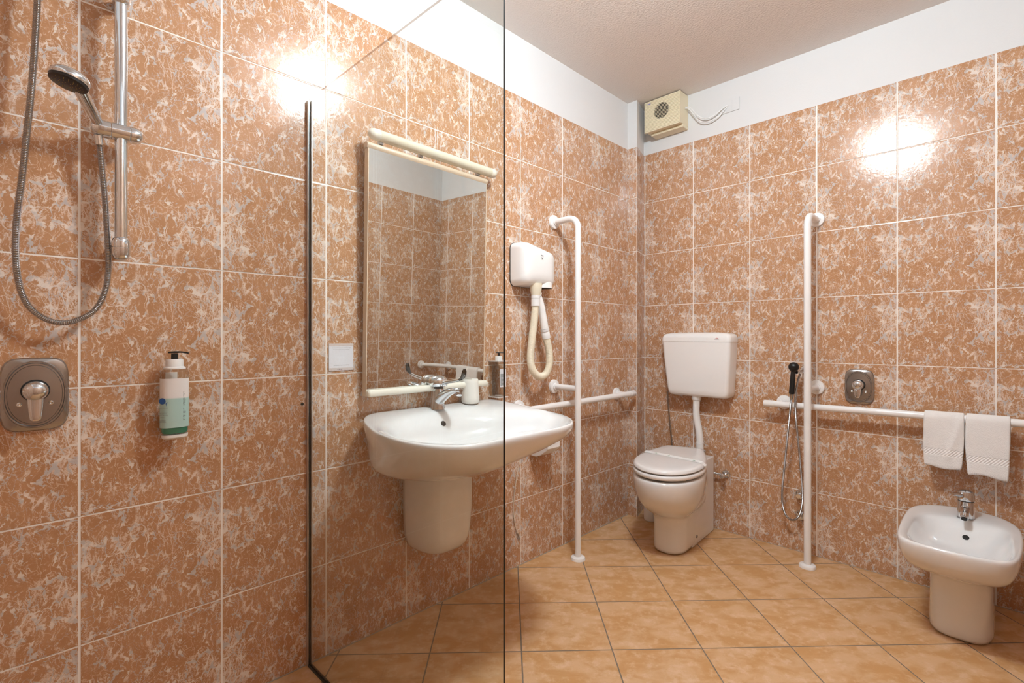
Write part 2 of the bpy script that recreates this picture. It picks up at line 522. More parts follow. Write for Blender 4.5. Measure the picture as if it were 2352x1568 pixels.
# ------------------------------------------------------------------ the setting
def quad_obj(name, faces, mats):
    """faces = [(4 points, 4 uvs, slot)]"""
    me = bpy.data.meshes.new(name)
    vs = []; fs = []; uvs = []; sl = []
    for pts, uv, i in faces:
        o = len(vs); vs += pts; fs.append(tuple(range(o, o + len(pts)))); uvs += uv; sl.append(i)
    me.from_pydata(vs, [], fs)
    for mm in mats: me.materials.append(mm)
    lay = me.uv_layers.new(name='UVMap')
    for i, l in enumerate(me.loops): lay.data[i].uv = uvs[i]
    for p, i in zip(me.polygons, sl): p.material_index = i
    o = bpy.data.objects.new(name, me); COL.objects.link(o)
    return structure(o)

def v_of(z): return (z + 0.01) / TH
def wall_faces(p0, p1, u0, u1, back=False):
    """vertical wall from p0 to p1 (xy), tiles to TILE_TOP and plaster to the ceiling; a closed slab with a 3 cm body behind"""
    (x0, y0), (x1, y1) = p0, p1
    f = []
    f.append(([(x0, y0, 0), (x1, y1, 0), (x1, y1, TILE_TOP), (x0, y0, TILE_TOP)], [(u0, v_of(0)), (u1, v_of(0)), (u1, v_of(TILE_TOP) - 0.02), (u0, v_of(TILE_TOP) - 0.02)], 0))
    f.append(([(x0, y0, TILE_TOP), (x1, y1, TILE_TOP), (x1, y1, CEIL), (x0, y0, CEIL)], [(0, 0)] * 4, 1))
    return f
wm = [M['tile'], M['plaster']]
ul = lambda y: (y - LY0) / TW + 10
ub = lambda x: (x - BX0) / TW + 10
left = wall_faces((0, ROOM_Y0), (0, PIL_Y), ul(ROOM_Y0), ul(PIL_Y))
quad_obj('wall_left', left, wm)
quad_obj('trim_1', wall_faces((0, PIL_Y), (PIL_X, PIL_Y), 0.80, 1.004) + wall_faces((PIL_X, PIL_Y), (BACK_X0, ROOM_YB), 2.0, 2.497), wm)
quad_obj('wall_back', wall_faces((BACK_X0, ROOM_YB), (ROOM_X, ROOM_YB), ub(BACK_X0) , ub(ROOM_X)), wm)
ur = lambda y: (y - 2.566) / TW + 10
quad_obj('wall_right', wall_faces((ROOM_X, ROOM_YB), (ROOM_X, ROOM_Y0), ur(ROOM_YB), ur(ROOM_Y0)), wm)
quad_obj('wall_front', wall_faces((ROOM_X, ROOM_Y0), (0, ROOM_Y0), 13.2, 13.2 - ROOM_X / TW), wm)
# floor: tiles laid on the diagonal
EX = Vector((0.2234, 0.2376)); EY = Vector((0.2278, -0.2229)); FO = Vector((0.2327, 2.4049))
det = EX.x * EY.y - EY.x * EX.y
def fuv(x, y):
    dx, dy = x - FO.x, y - FO.y
    return ((dx * EY.y - EY.x * dy) / det + 20, (EX.x * dy - dx * EX.y) / det + 20)
fp = [(0, ROOM_Y0), (ROOM_X, ROOM_Y0), (ROOM_X, ROOM_YB), (BACK_X0, ROOM_YB), (PIL_X, PIL_Y), (0, PIL_Y)]
quad_obj('floor', [([(x, y, 0) for x, y in fp], [fuv(x, y) for x, y in fp], 0)], [M['floor']])
quad_obj('ceiling', [([(x, y, CEIL) for x, y in reversed(fp)], [(0, 0)] * 6, 0)], [M['ceiling']])
# narrow cement joints along the foot of the walls
tb = B().box((0.0, 0.70, 0.0), (0.004, PIL_Y, 0.0025)).box((0.0, ROOM_Y0, 0.0), (0.004, 0.685, 0.0025))
structure(obj('baseboard_left', tb, M['caulk'], smooth=False))
tb = B().box((BACK_X0, ROOM_YB - 0.003, 0.0), (ROOM_X, ROOM_YB, 0.002))
structure(obj('baseboard_back', tb, M['caulk'], smooth=False))

# ------------------------------------------------------------------ ceiling lamp (the light of the room)
LZ = CEIL - 0.088
cl = thing('ceiling_lamp', 'oval opal glass lamp, lit, in the middle of the ceiling', 'ceiling lamp', (LAMP_POS[0], LAMP_POS[1], CEIL - 0.16))
obj('lamp_shade', B().sphere((LAMP_POS[0], LAMP_POS[1], LZ), 0.072, 28, (1.75, 1.25, 1.0)), M['lamp'], cl)
obj('lamp_base', B().lathe([(0.050, 0.074), (0.062, 0.078), (0.062, 0.0878), (0.02, 0.0879)], (LAMP_POS[0], LAMP_POS[1], LZ), n=36), M['white'], cl)

# ------------------------------------------------------------------ glass shower screen
pd = Vector((math.cos(math.radians(1.607)), math.sin(math.radians(1.607)), 0))
pn = Vector((-pd.y, pd.x, 0))
P0 = Vector((0.0, 0.692, 0))
gs = thing('shower_screen', 'tall frameless clear glass shower screen standing out from the left wall', 'shower screen', tuple(P0))
def panel(b_, u0, u1, w0, w1, z0, z1, sl=0):
    vs = []
    for z in (z0, z1):
        for u_, w in ((u0, w0), (u1, w0), (u1, w1), (u0, w1)):
            p = P0 + pd * u_ + pn * w; vs.append((p.x, p.y, z))
    o = len(b_.v); b_.v += [Vector(q) for q in vs]
    for f, e in (((0, 3, 2, 1), 1), ((4, 5, 6, 7), 2), ((0, 1, 5, 4), 0), ((1, 2, 6, 5), 1), ((2, 3, 7, 6), 0), ((3, 0, 4, 7), 1)):
        b_.f.append(tuple(o + i for i in f)); b_.m.append(e if sl == 0 else 0)
    return b_
obj('pane', panel(B(), 0.012, 0.944, -0.003, 0.003, 0.008, 1.935), [M['glass'], M['glass_edge'], M['glass_top']], gs, smooth=False)
bb = B(); panel(bb, 0.0005, 0.013, -0.007, -0.0035, 0.0, 1.93, 1); panel(bb, 0.0005, 0.018, 0.0035, 0.008, 0.0, 1.93, 1)
obj('wall_channel', bb, M['alu'], gs, smooth=False, bevel=0.001)
bb = B(); panel(bb, 0.012, 0.942, -0.006, 0.006, 0.0, 0.0075, 1)
obj('floor_seal', bb, M['seal'], gs, smooth=False)
for yy, zz in ((0.672, 0.895), (0.703, 0.899)):
    bb = B().lathe([(0.005, 0.0), (0.005, 0.0025), (0.002, 0.003), (0.002, 0.0015)], (0.0003, yy, zz), (1, 0, 0), 16)
    obj('screw', bb, M['screw_dark'], gs)

# ------------------------------------------------------------------ shower rail with slider
RX = 0.062; RY = 0.180
sr = thing('shower_rail', 'vertical chrome slide rail on the left wall', 'shower rail', (0, RY, 1.335))
obj('pole', B().cyl((RX, RY, 1.35), (RX, RY, 2.10), 0.0135, n=28), M['chrome'], sr)
def rail_end(z, s):
    b_ = B()
    prof = [(0.0, -0.044), (0.009, -0.0425), (0.0155, -0.037), (0.0190, -0.027), (0.0195, -0.0112), (0.0183, -0.0108), (0.0183, -0.0098), (0.0195, -0.0094), (0.0195, 0.006), (0.0175, 0.013), (0.0140, 0.0165), (0.0125, 0.017)]
    b_.lathe([(r, h * s) for r, h in prof], (RX, RY, z), n=28)
    b_.cyl((0.0, RY, z - 0.004 * s), (RX, RY, z - 0.004 * s), 0.0155, n=24)
    return b_
obj('wall_bracket', rail_end(1.365, 1), M['chrome'], sr)
obj('wall_bracket', rail_end(2.005, -1), M['chrome'], sr)
sl = B()
sz = 1.655
sl.cyl((RX, RY - 0.021, sz), (RX, RY + 0.018, sz), 0.0218, n=36)
obj('slider', sl, M['chrome'], sr, bevel=0.0015)
kb = B().lathe([(0.0216, 0.0), (0.0218, 0.008), (0.0200, 0.017), (0.0150, 0.0235), (0.008, 0.0265), (0.0, 0.027)], (RX, RY + 0.0192, sz), (0, 1, 0), 32)
obj('knob', kb, M['chrome'], sr)
hb = B().lathe([(0.0216, 0.0), (0.0218, 0.014), (0.0212, 0.024), (0.0180, 0.034), (0.011, 0.040), (0.0, 0.0415)], (RX, RY - 0.0222, sz), (0, -1, 0), 32)
obj('holder', hb, M['chrome'], sr)

# ------------------------------------------------------------------ hand shower
H0 = Vector((0.074, 0.132, 1.664)); H1 = Vector((0.153, 0.093, 1.707))
hs = thing('hand_shower', 'chrome hand shower head with dark spray face hanging in the slide rail', 'hand shower', tuple(H0))
axis = (H1 - H0).normalized()
hc = Vector((0.176, 0.074, 1.711))
hp = [H0 - axis * 0.004, H0 + axis * 0.02, H0 + axis * 0.05, H0 + axis * 0.075, H1 + axis * 0.004]
obj('handle', B().tube(catmull(hp, 4), [0.0120 + 0.0020 * (i / 16) for i in range(17)], 22), M['chrome'], hs)
fd = Vector((0.05, -0.235, -0.97)).normalized()       # direction the spray faces
hd = B().lathe([(0.0365, 0.003), (0.0376, -0.003), (0.0364, -0.010), (0.031, -0.017), (0.021, -0.0215), (0.010, -0.0235), (0.0, -0.024)], hc, fd, 44)
head = obj('head', hd, M['chrome'], hs)
fa = B().lathe([(0.0360, 0.0035), (0.0352, 0.009), (0.0305, 0.0112), (0.0, 0.012)], hc, fd, 44)
face = obj('spray_face', fa, M['black'], hs)
nz = B(); a_, b2_, _ = frame_for(fd)
for rr, cnt in ((0.009, 6), (0.016, 12), (0.022, 16), (0.0275, 20)):
    for k in range(cnt):
        t = 2 * PI * k / cnt
        nz.sphere(hc + fd * (0.0118 if rr < 0.02 else 0.0114) + (a_ * math.cos(t) + b2_ * math.sin(t)) * rr, 0.0009, 6)
obj('nozzles', nz, M['nozzle'], hs)
def ribbed(path, r, pitch, depth, n=12):
    p = resample(path, step=pitch / 4)
    prof = (0.0, 0.55, 1.0, 0.55)
    return B().tube(p, lambda i: r - depth + depth * prof[i % 4], n)
hpath = [(0.062, 0.133, 1.634), (0.058, 0.138, 1.60), (0.050, 0.147, 1.50), (0.048, 0.153, 1.40), (0.046, 0.156, 1.31), (0.043, 0.150, 1.245), (0.042, 0.131, 1.195), (0.042, 0.100, 1.168), (0.042, 0.065, 1.158), (0.042, 0.030, 1.172), (0.042, 0.002, 1.210),
         (0.044, -0.012, 1.28), (0.048, -0.013, 1.38), (0.05, -0.003, 1.50), (0.050, 0.006, 1.62), (0.05, 0.015, 1.75), (0.05, 0.022, 1.90), (0.05, 0.026, 2.04)]
obj('hose', ribbed(catmull(hpath, 10), 0.0073, 0.0040, 0.0014), M['steel_dark'], hs)
obj('hose_nut', B().lathe([(0.008, 0.0), (0.0095, 0.002), (0.0095, 0.034), (0.0085, 0.036)], (0.05, 0.024, 1.935), (0, 0.06, 1), 18), M['chrome'], hs)
obj('hose_nut', B().tube([(0.0615, 0.1335, 1.6345), (0.0600, 0.1360, 1.612)], [0.0098, 0.0085], 18), M['chrome'], hs)

# ------------------------------------------------------------------ built-in mixers
def mixer(name, label, group, o, ux, out, hw, hh, lever_len):
    """o = centre on the wall, ux = unit vector to the right along the wall, out = normal into the room"""
    o = Vector(o); ux = Vector(ux); out = Vector(out); uz = Vector((0, 0, 1))
    t = thing(name, label, 'mixer tap', tuple(o), group)
    def ring(a, b_, d, e, n=56, dz=0.0):
        r = []
        for k in range(n):
            th = 2 * PI * k / n; c, s_ = math.cos(th), math.sin(th)
            r.append(o + ux * (a * math.copysign(abs(c) ** (2 / e), c)) + uz * (dz + b_ * math.copysign(abs(s_) ** (2 / e), s_)) + out * d)
        return r
    b_ = B().loft([ring(hw, hh, 0.0005, 4.6), ring(hw, hh, 0.004, 4.6), ring(hw - 0.003, hh - 0.003, 0.0085, 4.6), ring(hw - 0.008, hh - 0.008, 0.0105, 4.2),
                   ring(hw * 0.905, hh * 0.905, 0.0115, 2.3), ring(hw * 0.89, hh * 0.89, 0.0140, 2.2), ring(hw * 0.865, hh * 0.865, 0.0140, 2.2), ring(hw * 0.845, hh * 0.845, 0.0115, 2.1),
                   ring(hw * 0.80, hh * 0.80, 0.0118, 2.1), ring(hw * 0.785, hh * 0.785, 0.0135, 2.1), ring(hw * 0.55, hh * 0.5, 0.0150, 2.1), ring(0.024, 0.024, 0.0155, 2.0, dz=0.012)], True, True)
    pl = obj('wall_plate', b_, M['steel'], t, angle=25)
    c0 = o + uz * 0.010
    obj('collar', B().lathe([(0.0265, 0.0150), (0.0265, 0.0185), (0.0235, 0.0185)], c0, out, 36), M['dark'], t)
    kn = B().lathe([(0.0225, 0.017), (0.0238, 0.030), (0.0236, 0.042), (0.0215, 0.050), (0.015, 0.056), (0.007, 0.0585), (0.0, 0.059)], c0, out, 36)
    knob = obj('knob', kn, M['chrome'], t)
    # lever: flat tapering tongue down from the knob
    rings = []
    for s_, w, th in ((0.010, 0.016, 0.007), (0.022, 0.0155, 0.006), (0.040, 0.0140, 0.0050), (lever_len - 0.012, 0.0122, 0.0042), (lever_len - 0.003, 0.0105, 0.004), (lever_len, 0.006, 0.003)):
        c = c0 - uz * s_ + out * (0.043 + 0.10 * s_)
        r = []
        for k in range(16):
            a = 2 * PI * k / 16
            r.append(c + ux * (w * 0.95 * math.copysign(abs(math.cos(a)) ** 0.6, math.cos(a))) + out * (th * math.copysign(abs(math.sin(a)) ** 0.8, math.sin(a))))
        rings.append(r)
    obj('lever', B().loft(rings), M['chrome'], t)
    for sgn in (-1, 1):
        obj('screw', B().lathe([(0.0052, 0.012), (0.005, 0.0165), (0.003, 0.0175), (0.0, 0.0160)], o + ux * sgn * 0.028 - uz * 0.022, out, 18), M['chrome'], t)
    return t
mixer('shower_mixer', 'large brushed steel mixer plate below the shower hose', None, (0, 0.020, 0.982), (0, 1, 0), (1, 0, 0), 0.062, 0.090, 0.070)
mixer('shower_mixer', 'small brushed steel mixer plate above the towel rail on the back wall', None, (1.187, ROOM_YB, 0.882), (1, 0, 0), (0, -1, 0), 0.060, 0.084, 0.060)

# ------------------------------------------------------------------ bottle of body wash on the left wall
BC = Vector((0.045, 0.300, 0.852))
bt = thing('soap_dispenser', 'clear pump bottle with pale label and green liquid beside the glass screen', 'soap dispenser', tuple(BC))
def oval(c, a, b_, z, n=40, e=2.3):
    return superring(c.x, c.y, a, b_, z, n, e)
r1, r2 = 0.024, 0.0335
obj('bottle', B().loft([oval(BC, r1 * 0.9, r2 * 0.9, BC.z + 0.0), oval(BC, r1, r2, BC.z + 0.006), oval(BC, r1, r2, BC.z + 0.172), oval(BC, r1 * 0.8, r2 * 0.8, BC.z + 0.181)]), M['clear'], bt)
obj('liquid', B().loft([oval(BC, r1 * 0.86, r2 * 0.86, BC.z + 0.003), oval(BC, r1 * 0.94, r2 * 0.94, BC.z + 0.008), oval(BC, r1 * 0.94, r2 * 0.94, BC.z + 0.022)]), M['liquid'], bt)
lb = B()
def arc(z, k0=-13, k1=14, off=0.0007):
    out = []
    for k in range(k0, k1):
        t = 2 * PI * k / 40
        c, s_ = math.cos(t), math.sin(t)
        out.append(Vector((BC.x + (r1 + off) * math.copysign(abs(c) ** (2 / 2.3), c), BC.y + (r2 + off) * math.copysign(abs(s_) ** (2 / 2.3), s_), z)))
    return out
lb.loft([arc(BC.z + 0.020), arc(BC.z + 0.156)], False, False, closed=False)
lab = obj('label', lb, M['label'], bt)
ang = lambda t: Vector((BC.x + (r1 + 0.0014) * math.copysign(abs(math.cos(t)) ** (2 / 2.3), math.cos(t)), BC.y + (r2 + 0.0014) * math.copysign(abs(math.sin(t)) ** (2 / 2.3), math.sin(t)), 0))
# print on the label, facing the room
rt = Vector((0.35, 0.94, 0)).normalized()
pc = ang(-1.05)
def onlab(dz): return Vector((pc.x + 0.0006, pc.y, BC.z + dz))
ink = B()
for s_, sz_, dz in (('GREEN BEACH', 0.0042, 0.074), ('LOVE BODY', 0.0048, 0.060), ('BODY WASH', 0.0048, 0.0545)):
    text_bld(s_, sz_, onlab(dz), Vector((0.62, 0.78, 0)), (0, 0, 1), ink)
for dz_, w_ in ((0.049, 0.010), (0.0405, 0.017), (0.037, 0.019)):
    ink.box((-w_ / 2, 0, 0), (w_ / 2, 0.0003, 0.0012), Matrix.Translation(onlab(dz_)) @ Matrix.Rotation(math.atan2(0.78, 0.62), 4, 'Z'))
bl = B().disc(onlab(0.0945), Vector((0.78, -0.62, 0)), 0.0085, 0.0085, 0.0004, 24)
for q in ((0.010, -0.007, 0.0015), (0.014, -0.004, 0.001), (0.010, -0.012, 0.0009)):
    bl.disc(onlab(0.0945 + q[1]) + Vector((0.62, 0.78, 0)) * q[0], Vector((0.78, -0.62, 0)), q[2], q[2], 0.0003, 10)
obj('print', ink, M['greyink'], lab)
obj('print', bl, M['blueink'], lab)
sp = B()
rp = ang(0.62)
for i in range(22):
    w = 0.010 * (0.5 + 0.5 * random.random())
    z = BC.z + 0.118 - i * 0.0037
    if 11 <= i <= 12: continue
    sp.box((0, 0, 0), (w, 0.0003, 0.0011), Matrix.Translation((rp.x + 0.0006, rp.y - 0.009, z)) @ Matrix.Rotation(1.30, 4, 'Z'))
for i in range(8):
    sp.box((0, 0, 0), (0.0008, 0.0003, 0.009), Matrix.Translation((rp.x + 0.0003 - i * 0.0004, rp.y - 0.008 + i * 0.0013, BC.z + 0.026)) @ Matrix.Rotation(1.30, 4, 'Z'))
obj('print', sp, M['greyink'], lab)
obj('cap', B().lathe([(0.0265, 0.1815), (0.0268, 0.184), (0.0255, 0.187), (0.0215, 0.1885), (0.0210, 0.207), (0.0200, 0.209), (0.0, 0.2095)], BC, n=36), M['white'], bt)
pm = B().lathe([(0.0085, 0.209), (0.0080, 0.225), (0.0, 0.2255)], BC, n=24)
pm.loft([[Vector((BC.x + 0.006 * c + dx, BC.y + w2 * s_ + dy, BC.z + 0.2262 + h)) for c, s_ in ((1, 1), (-1, 1), (-1, -1), (1, -1))] for dx, dy, w2, h in ((0, 0, 0.010, 0.0), (0, 0, 0.010, 0.003))])
pump = obj('pump', pm, M['black'], bt)
obj('spout', B().tube(catmull([(BC.x - 0.004, BC.y - 0.014, BC.z + 0.2275), (BC.x, BC.y, BC.z + 0.229), (BC.x + 0.010, BC.y + 0.016, BC.z + 0.2285), (BC.x + 0.02, BC.y + 0.030, BC.z + 0.2255)], 4), 0.0022, 10), M['black'], pump)
wb = B().loft([oval(BC + Vector((-0.004, 0, 0)), r1 * 0.7, r2 * 0.75, BC.z - 0.014), oval(BC, r1 * 0.92, r2 * 0.92, BC.z - 0.008), oval(BC, r1 * 0.95, r2 * 0.95, BC.z - 0.0005)])
wb.box((0.0, BC.y - 0.014, BC.z - 0.010), (0.022, BC.y + 0.014, BC.z - 0.002))
wb.box((0.0, BC.y - 0.014, BC.z - 0.010), (0.005, BC.y + 0.014, BC.z + 0.17))
obj('wall_bracket', wb, M['white'], bt)

# ------------------------------------------------------------------ notice card (its square code left out)
nc = B().box((0.0004, 0.765, 1.003), (0.0022, 0.857, 1.100))
nt_ = tag(obj('notice_card', nc, M['paper'], loc=(0, 0.811, 1.003), smooth=False), 'small white notice card taped on the tiles left of the mirror', 'notice')
obj('border', B().box((0.0024, 0.765, 1.003), (0.0027, 0.857, 1.0125)), M['card_edge'], nt_, smooth=False)
obj('border', B().box((0.0024, 0.765, 1.0905), (0.0027, 0.857, 1.100)), M['card_edge'], nt_, smooth=False)
tx = B()
for s_, sz_, z in (('Non cestinarmi se non sono finito > scansiona il QR', 0.0033, 1.0835), ("Don't throw me away if I'm not empty > scan the QR", 0.0028, 1.0770), ('Less plastic, more Lake Garda.', 0.0046, 1.0205)):
    text_bld(s_, sz_, (0.0024, 0.811, z), (0, 1, 0), (0, 0, 1), tx)
tx.disc((0.0029, 0.7975, 1.0075), (1, 0, 0), 0.0016, 0.0016, 0.0002, 12)
for i, w in enumerate((0.006, 0.005)):
    tx.box((0.0029, 0.801 + i * 0.0075, 1.0064), (0.0031, 0.801 + i * 0.0075 + w, 1.0084))
obj('print', tx, M['ink'], nt_, smooth=False)

# ------------------------------------------------------------------ mirror, tilted forward
MO = Vector((0.040, 0.885, 0.905))            # lower left front corner
tilt = math.radians(1.25); yaw = math.radians(1.4)
mz = Vector((math.sin(tilt), 0, math.cos(tilt)))
my = Vector((-math.sin(yaw), math.cos(yaw), 0))
mx = my.cross(mz).normalized()
MW, MHt = 0.590, 0.905
wmr = thing('wall_mirror', 'tall beige-framed mirror tilted forward above the washbasin', 'mirror', (0, 1.18, 0.905))
def mp(y, z, x=0.0): return MO + my * y + mz * z + mx * x
def mbox(b_, y0, y1, z0, z1, x0, x1):
    vs = [mp(y, z, x) for z in (z0, z1) for x, y in ((x0, y0), (x1, y0), (x1, y1), (x0, y1))]
    return b_._add(vs, [(0, 3, 2, 1), (4, 5, 6, 7), (0, 1, 5, 4), (1, 2, 6, 5), (2, 3, 7, 6), (3, 0, 4, 7)])
fb = B()
mbox(fb, 0.0, 0.0035, 0.0, MHt, -0.024, 0.0015); mbox(fb, MW - 0.0035, MW, 0.0, MHt, -0.024, 0.0015)
mbox(fb, 0.0035, MW - 0.0035, 0.0, MHt, -0.024, -0.0035)
mbox(fb, 0.0035, MW - 0.0035, 0.0, 0.010, -0.0035, 0.0015)
obj('frame', fb, M['beige'], wmr, smooth=False, bevel=0.0008)
rings = []
for y in (-0.004, 0.0, MW, MW + 0.004):
    s_ = 0.86 if y in (-0.004, MW + 0.004) else 1.0
    rings.append([mp(y, MHt + 0.010 + s_ * dz, -0.010 + s_ * dx) for dx, dz in ((-0.016, -0.009), (0.010, -0.010), (0.0145, -0.004), (0.0155, 0.004), (0.012, 0.011), (0.004, 0.0145), (-0.016, 0.0145))])
obj('top_rail', B().loft(rings), M['beige'], wmr, angle=50)
obj('mirror_glass', mbox(B(), 0.0036, MW - 0.0036, 0.0105, MHt, -0.0034, 0.0), M['mirror'], wmr, smooth=False)
obj('shelf_bar', B().lathe([(0.0, -0.006), (0.009, -0.0045), (0.0128, 0.0), (0.0128, MW - 0.006), (0.009, MW - 0.002), (0.0, MW)], mp(0.004, 0.012, 0.014), my, 28), M['ivory'], wmr)
for z in (0.15, 0.80):
    for y in (0.08, MW - 0.08):
        c = mp(y, z, -0.0235); obj('wall_mount', B().cyl((0.0, c.y, c.z), (c.x, c.y, c.z), 0.006, n=12), M['steel'], wmr)

ml = thing('mirror_lamp', 'unlit tubular lamp lying along the top of the mirror', 'lamp', tuple(mp(0.3, MHt + 0.03, 0.0)))
LC = lambda y: mp(y, MHt + 0.053, 0.006)
tr = 0.0200
obj('diffuser', B().lathe([(tr, 0.040), (tr, 0.602)], LC(0.0), my, 36), M['diffuser'], ml)
obj('end_cap', B().lathe([(0.0, -0.004), (0.010, -0.001), (0.0165, 0.006), (0.0200, 0.017), (0.0208, 0.0385), (0.0200, 0.0395)], LC(0.0), my, 36), M['ivory'], ml)
obj('end_cap', B().lathe([(0.0200, 0.6025), (0.0208, 0.6035), (0.0206, 0.618), (0.0172, 0.630), (0.0095, 0.636), (0.0, 0.638)], LC(0.0), my, 36), M['ivory'], ml)
for y in (0.045, 0.225, 0.53): obj('support', mbox(B(), y, y + 0.015, MHt + 0.0245, MHt + 0.0385, -0.012, 0.004), M['steel_dark'], ml, smooth=False)

# ------------------------------------------------------------------ washbasin
DZ = 0.826
out_pts = [(0.004, 0.955), (0.035, 0.890), (0.113, 0.838), (0.237, 0.795), (0.361, 0.771), (0.473, 0.768), (0.568, 0.792), (0.630, 0.838), (0.656, 0.900), (0.655, 1.005), (0.655, 1.153),
           (0.652, 1.280), (0.612, 1.380), (0.505, 1.463), (0.357, 1.505), (0.214, 1.530), (0.090, 1.545), (0.030, 1.540), (0.004, 1.515), (0.003, 1.40), (0.003, 1.25), (0.003, 1.08)]
NB = 96
outline = resample(catmull([(x, y, 0) for x, y in out_pts], 6, closed=True), n=NB, closed=True)
for p in outline: p.x = max(p.x, 0.003)
wbn = thing('washbasin', 'large white ceramic washbasin under the tilted mirror', 'washbasin', (0.3, 1.15, 0.60))
cen = Vector((0.30, 1.15, 0))
def sring(sx, sy, z, cx=0.30, cy=1.15, dx=0.0):
    return [Vector((max(cx + (p.x - cx) * sx + dx, 0.003), cy + (p.y - cy) * sy, z)) for p in outline]
def bring(f, z, ecx=0.370, ecy=1.150, a=0.272, b_=0.335, g=1.0):
    r = []
    for p in outline:
        d = Vector((p.x - ecx, p.y - ecy, 0)); t = math.atan2(d.y / b_, d.x / a)
        c, s_ = math.cos(t), math.sin(t)
        e = Vector((ecx + a * g * math.copysign(abs(c) ** 0.88, c), ecy + b_ * g * math.copysign(abs(s_) ** 0.88, s_), 0))
        q = p.lerp(e, f); r.append(Vector((q.x, q.y, z)))
    return r
def under(f, z, cx, cy, a, b_):
    r = []
    for p in outline:
        d = Vector((p.x - cx, p.y - cy, 0)); t = math.atan2(d.y / b_, d.x / a)
        e = Vector((cx + a * math.cos(t), cy + b_ * math.sin(t), 0))
        q = p.lerp(e, f); r.append(Vector((max(q.x, 0.003), q.y, z)))
    return r
rings = [under(1.0, DZ - 0.172, 0.24, 1.06, 0.06, 0.07), under(1.0, DZ - 0.171, 0.24, 1.06, 0.15, 0.16), under(0.95, DZ - 0.164, 0.24, 1.06, 0.20, 0.21), under(0.80, DZ - 0.147, 0.24, 1.07, 0.22, 0.24), under(0.54, DZ - 0.118, 0.25, 1.09, 0.25, 0.26),
         under(0.27, DZ - 0.083, 0.26, 1.13, 0.25, 0.28), under(0.10, DZ - 0.048, 0.28, 1.14, 0.25, 0.28), under(0.02, DZ - 0.026, 0.28, 1.14, 0.25, 0.28), sring(0.999, 0.999, DZ - 0.014), sring(0.999, 0.999, DZ - 0.007), sring(0.992, 0.994, DZ - 0.0015), sring(0.980, 0.986, DZ),
         bring(0.40, DZ - 0.003), bring(0.72, DZ - 0.008), bring(0.92, DZ - 0.017, g=0.99), bring(1.0, DZ - 0.031, g=0.955), bring(1.0, DZ - 0.055, g=0.90), bring(1.0, DZ - 0.082, g=0.82, ecx=0.352), bring(1.0, DZ - 0.108, g=0.71, ecx=0.345), bring(1.0, DZ - 0.130, g=0.55, ecx=0.34), bring(1.0, DZ - 0.145, g=0.32, ecx=0.335), bring(1.0, DZ - 0.150, g=0.10, ecx=0.33)]
for r_ in rings[:6]:
    for v in r_: v.z += 0.045 * min(1.0, max(0.0, (v.y - 1.05) / 0.35)) * min(1.0, (DZ - v.z) / 0.15)
# the tap deck rises a little towards the wall
for r_ in rings:
    for v in r_:
        if v.z > DZ - 0.03: v.z += 0.013 * max(0.0, 1 - v.x / 0.28) * min(1.0, (v.z - DZ + 0.03) / 0.02)
bb = B().loft(rings, True, True)
basin = obj('basin', bb, M['ceramic'], wbn, sub=1)
bvh = BVHTree.FromPolygons([tuple(v) for v in bb.v], bb.f)
def hit(o, d):
    loc, nrm, _, _ = bvh.ray_cast(Vector(o), Vector(d).normalized())
    return loc, nrm
loc, nrm = hit((0.36, 1.178, 0.781), (-1, 0, 0))
if nrm.x < 0: nrm = -nrm
obj('overflow_hole', B().lathe([(0.0110, 0.0), (0.0110, 0.0014), (0.0095, 0.0018)], loc - nrm * 0.0004, nrm, 24), M['dark'], basin)
obj('drain', B().lathe([(0.031, 0.0), (0.030, 0.003), (0.022, 0.0038), (0.0, 0.0035)], (0.33, 1.155, DZ - 0.151), (0, 0, 1), 32), M['chrome'], basin)
# half pedestal hung on the wall below the bowl
def pr(z, dx, hw, e=3.4, yc=1.160):
    r = []
    n = 24
    for k in range(n + 1):
        t = -PI / 2 + PI * k / n
        c, s_ = math.cos(t), math.sin(t)
        r.append(Vector((0.003 + dx * abs(c) ** (2 / e), yc + hw * math.copysign(abs(s_) ** (2 / e), s_), z)))
    return r
pz = 0.290
rings = [pr(pz, 0.10, 0.055), pr(pz + 0.006, 0.17, 0.080), pr(pz + 0.022, 0.205, 0.100), pr(pz + 0.055, 0.222, 0.113), pr(pz + 0.11, 0.230, 0.119), pr(pz + 0.20, 0.236, 0.122), pr(DZ - 0.165, 0.238, 0.124), pr(DZ - 0.12, 0.20, 0.10)]
obj('half_pedestal', B().loft(rings, True, True), M['ceramic'], wbn, sub=1)

# ------------------------------------------------------------------ basin faucet with long lever
FX, FY = 0.055, 1.196
fz = DZ + 0.0055
fc = thing('basin_faucet', 'chrome washbasin tap with long lever', 'faucet', (FX, FY, fz))
def er(c, a, b_, n=24, tiltd=None, up=Vector((0, 1, 0)), e=2.0):
    """ellipse ring in plane spanned by a-dir and y"""
    A = Vector(tiltd).normalized() if tiltd is not None else Vector((1, 0, 0))
    return [Vector(c) + A * (a * math.copysign(abs(math.cos(2 * PI * k / n)) ** (2 / e), math.cos(2 * PI * k / n))) + up * (b_ * math.copysign(abs(math.sin(2 * PI * k / n)) ** (2 / e), math.sin(2 * PI * k / n))) for k in range(n)]
rings = [er((FX, FY, fz), 0.028, 0.026), er((FX, FY, fz + 0.010), 0.026, 0.0245), er((FX + 0.002, FY, fz + 0.035), 0.0245, 0.023), er((FX + 0.003, FY, fz + 0.060), 0.0245, 0.023), er((FX + 0.003, FY, fz + 0.078), 0.0235, 0.022)]
body = obj('body', B().loft(rings), M['chrome'], fc)
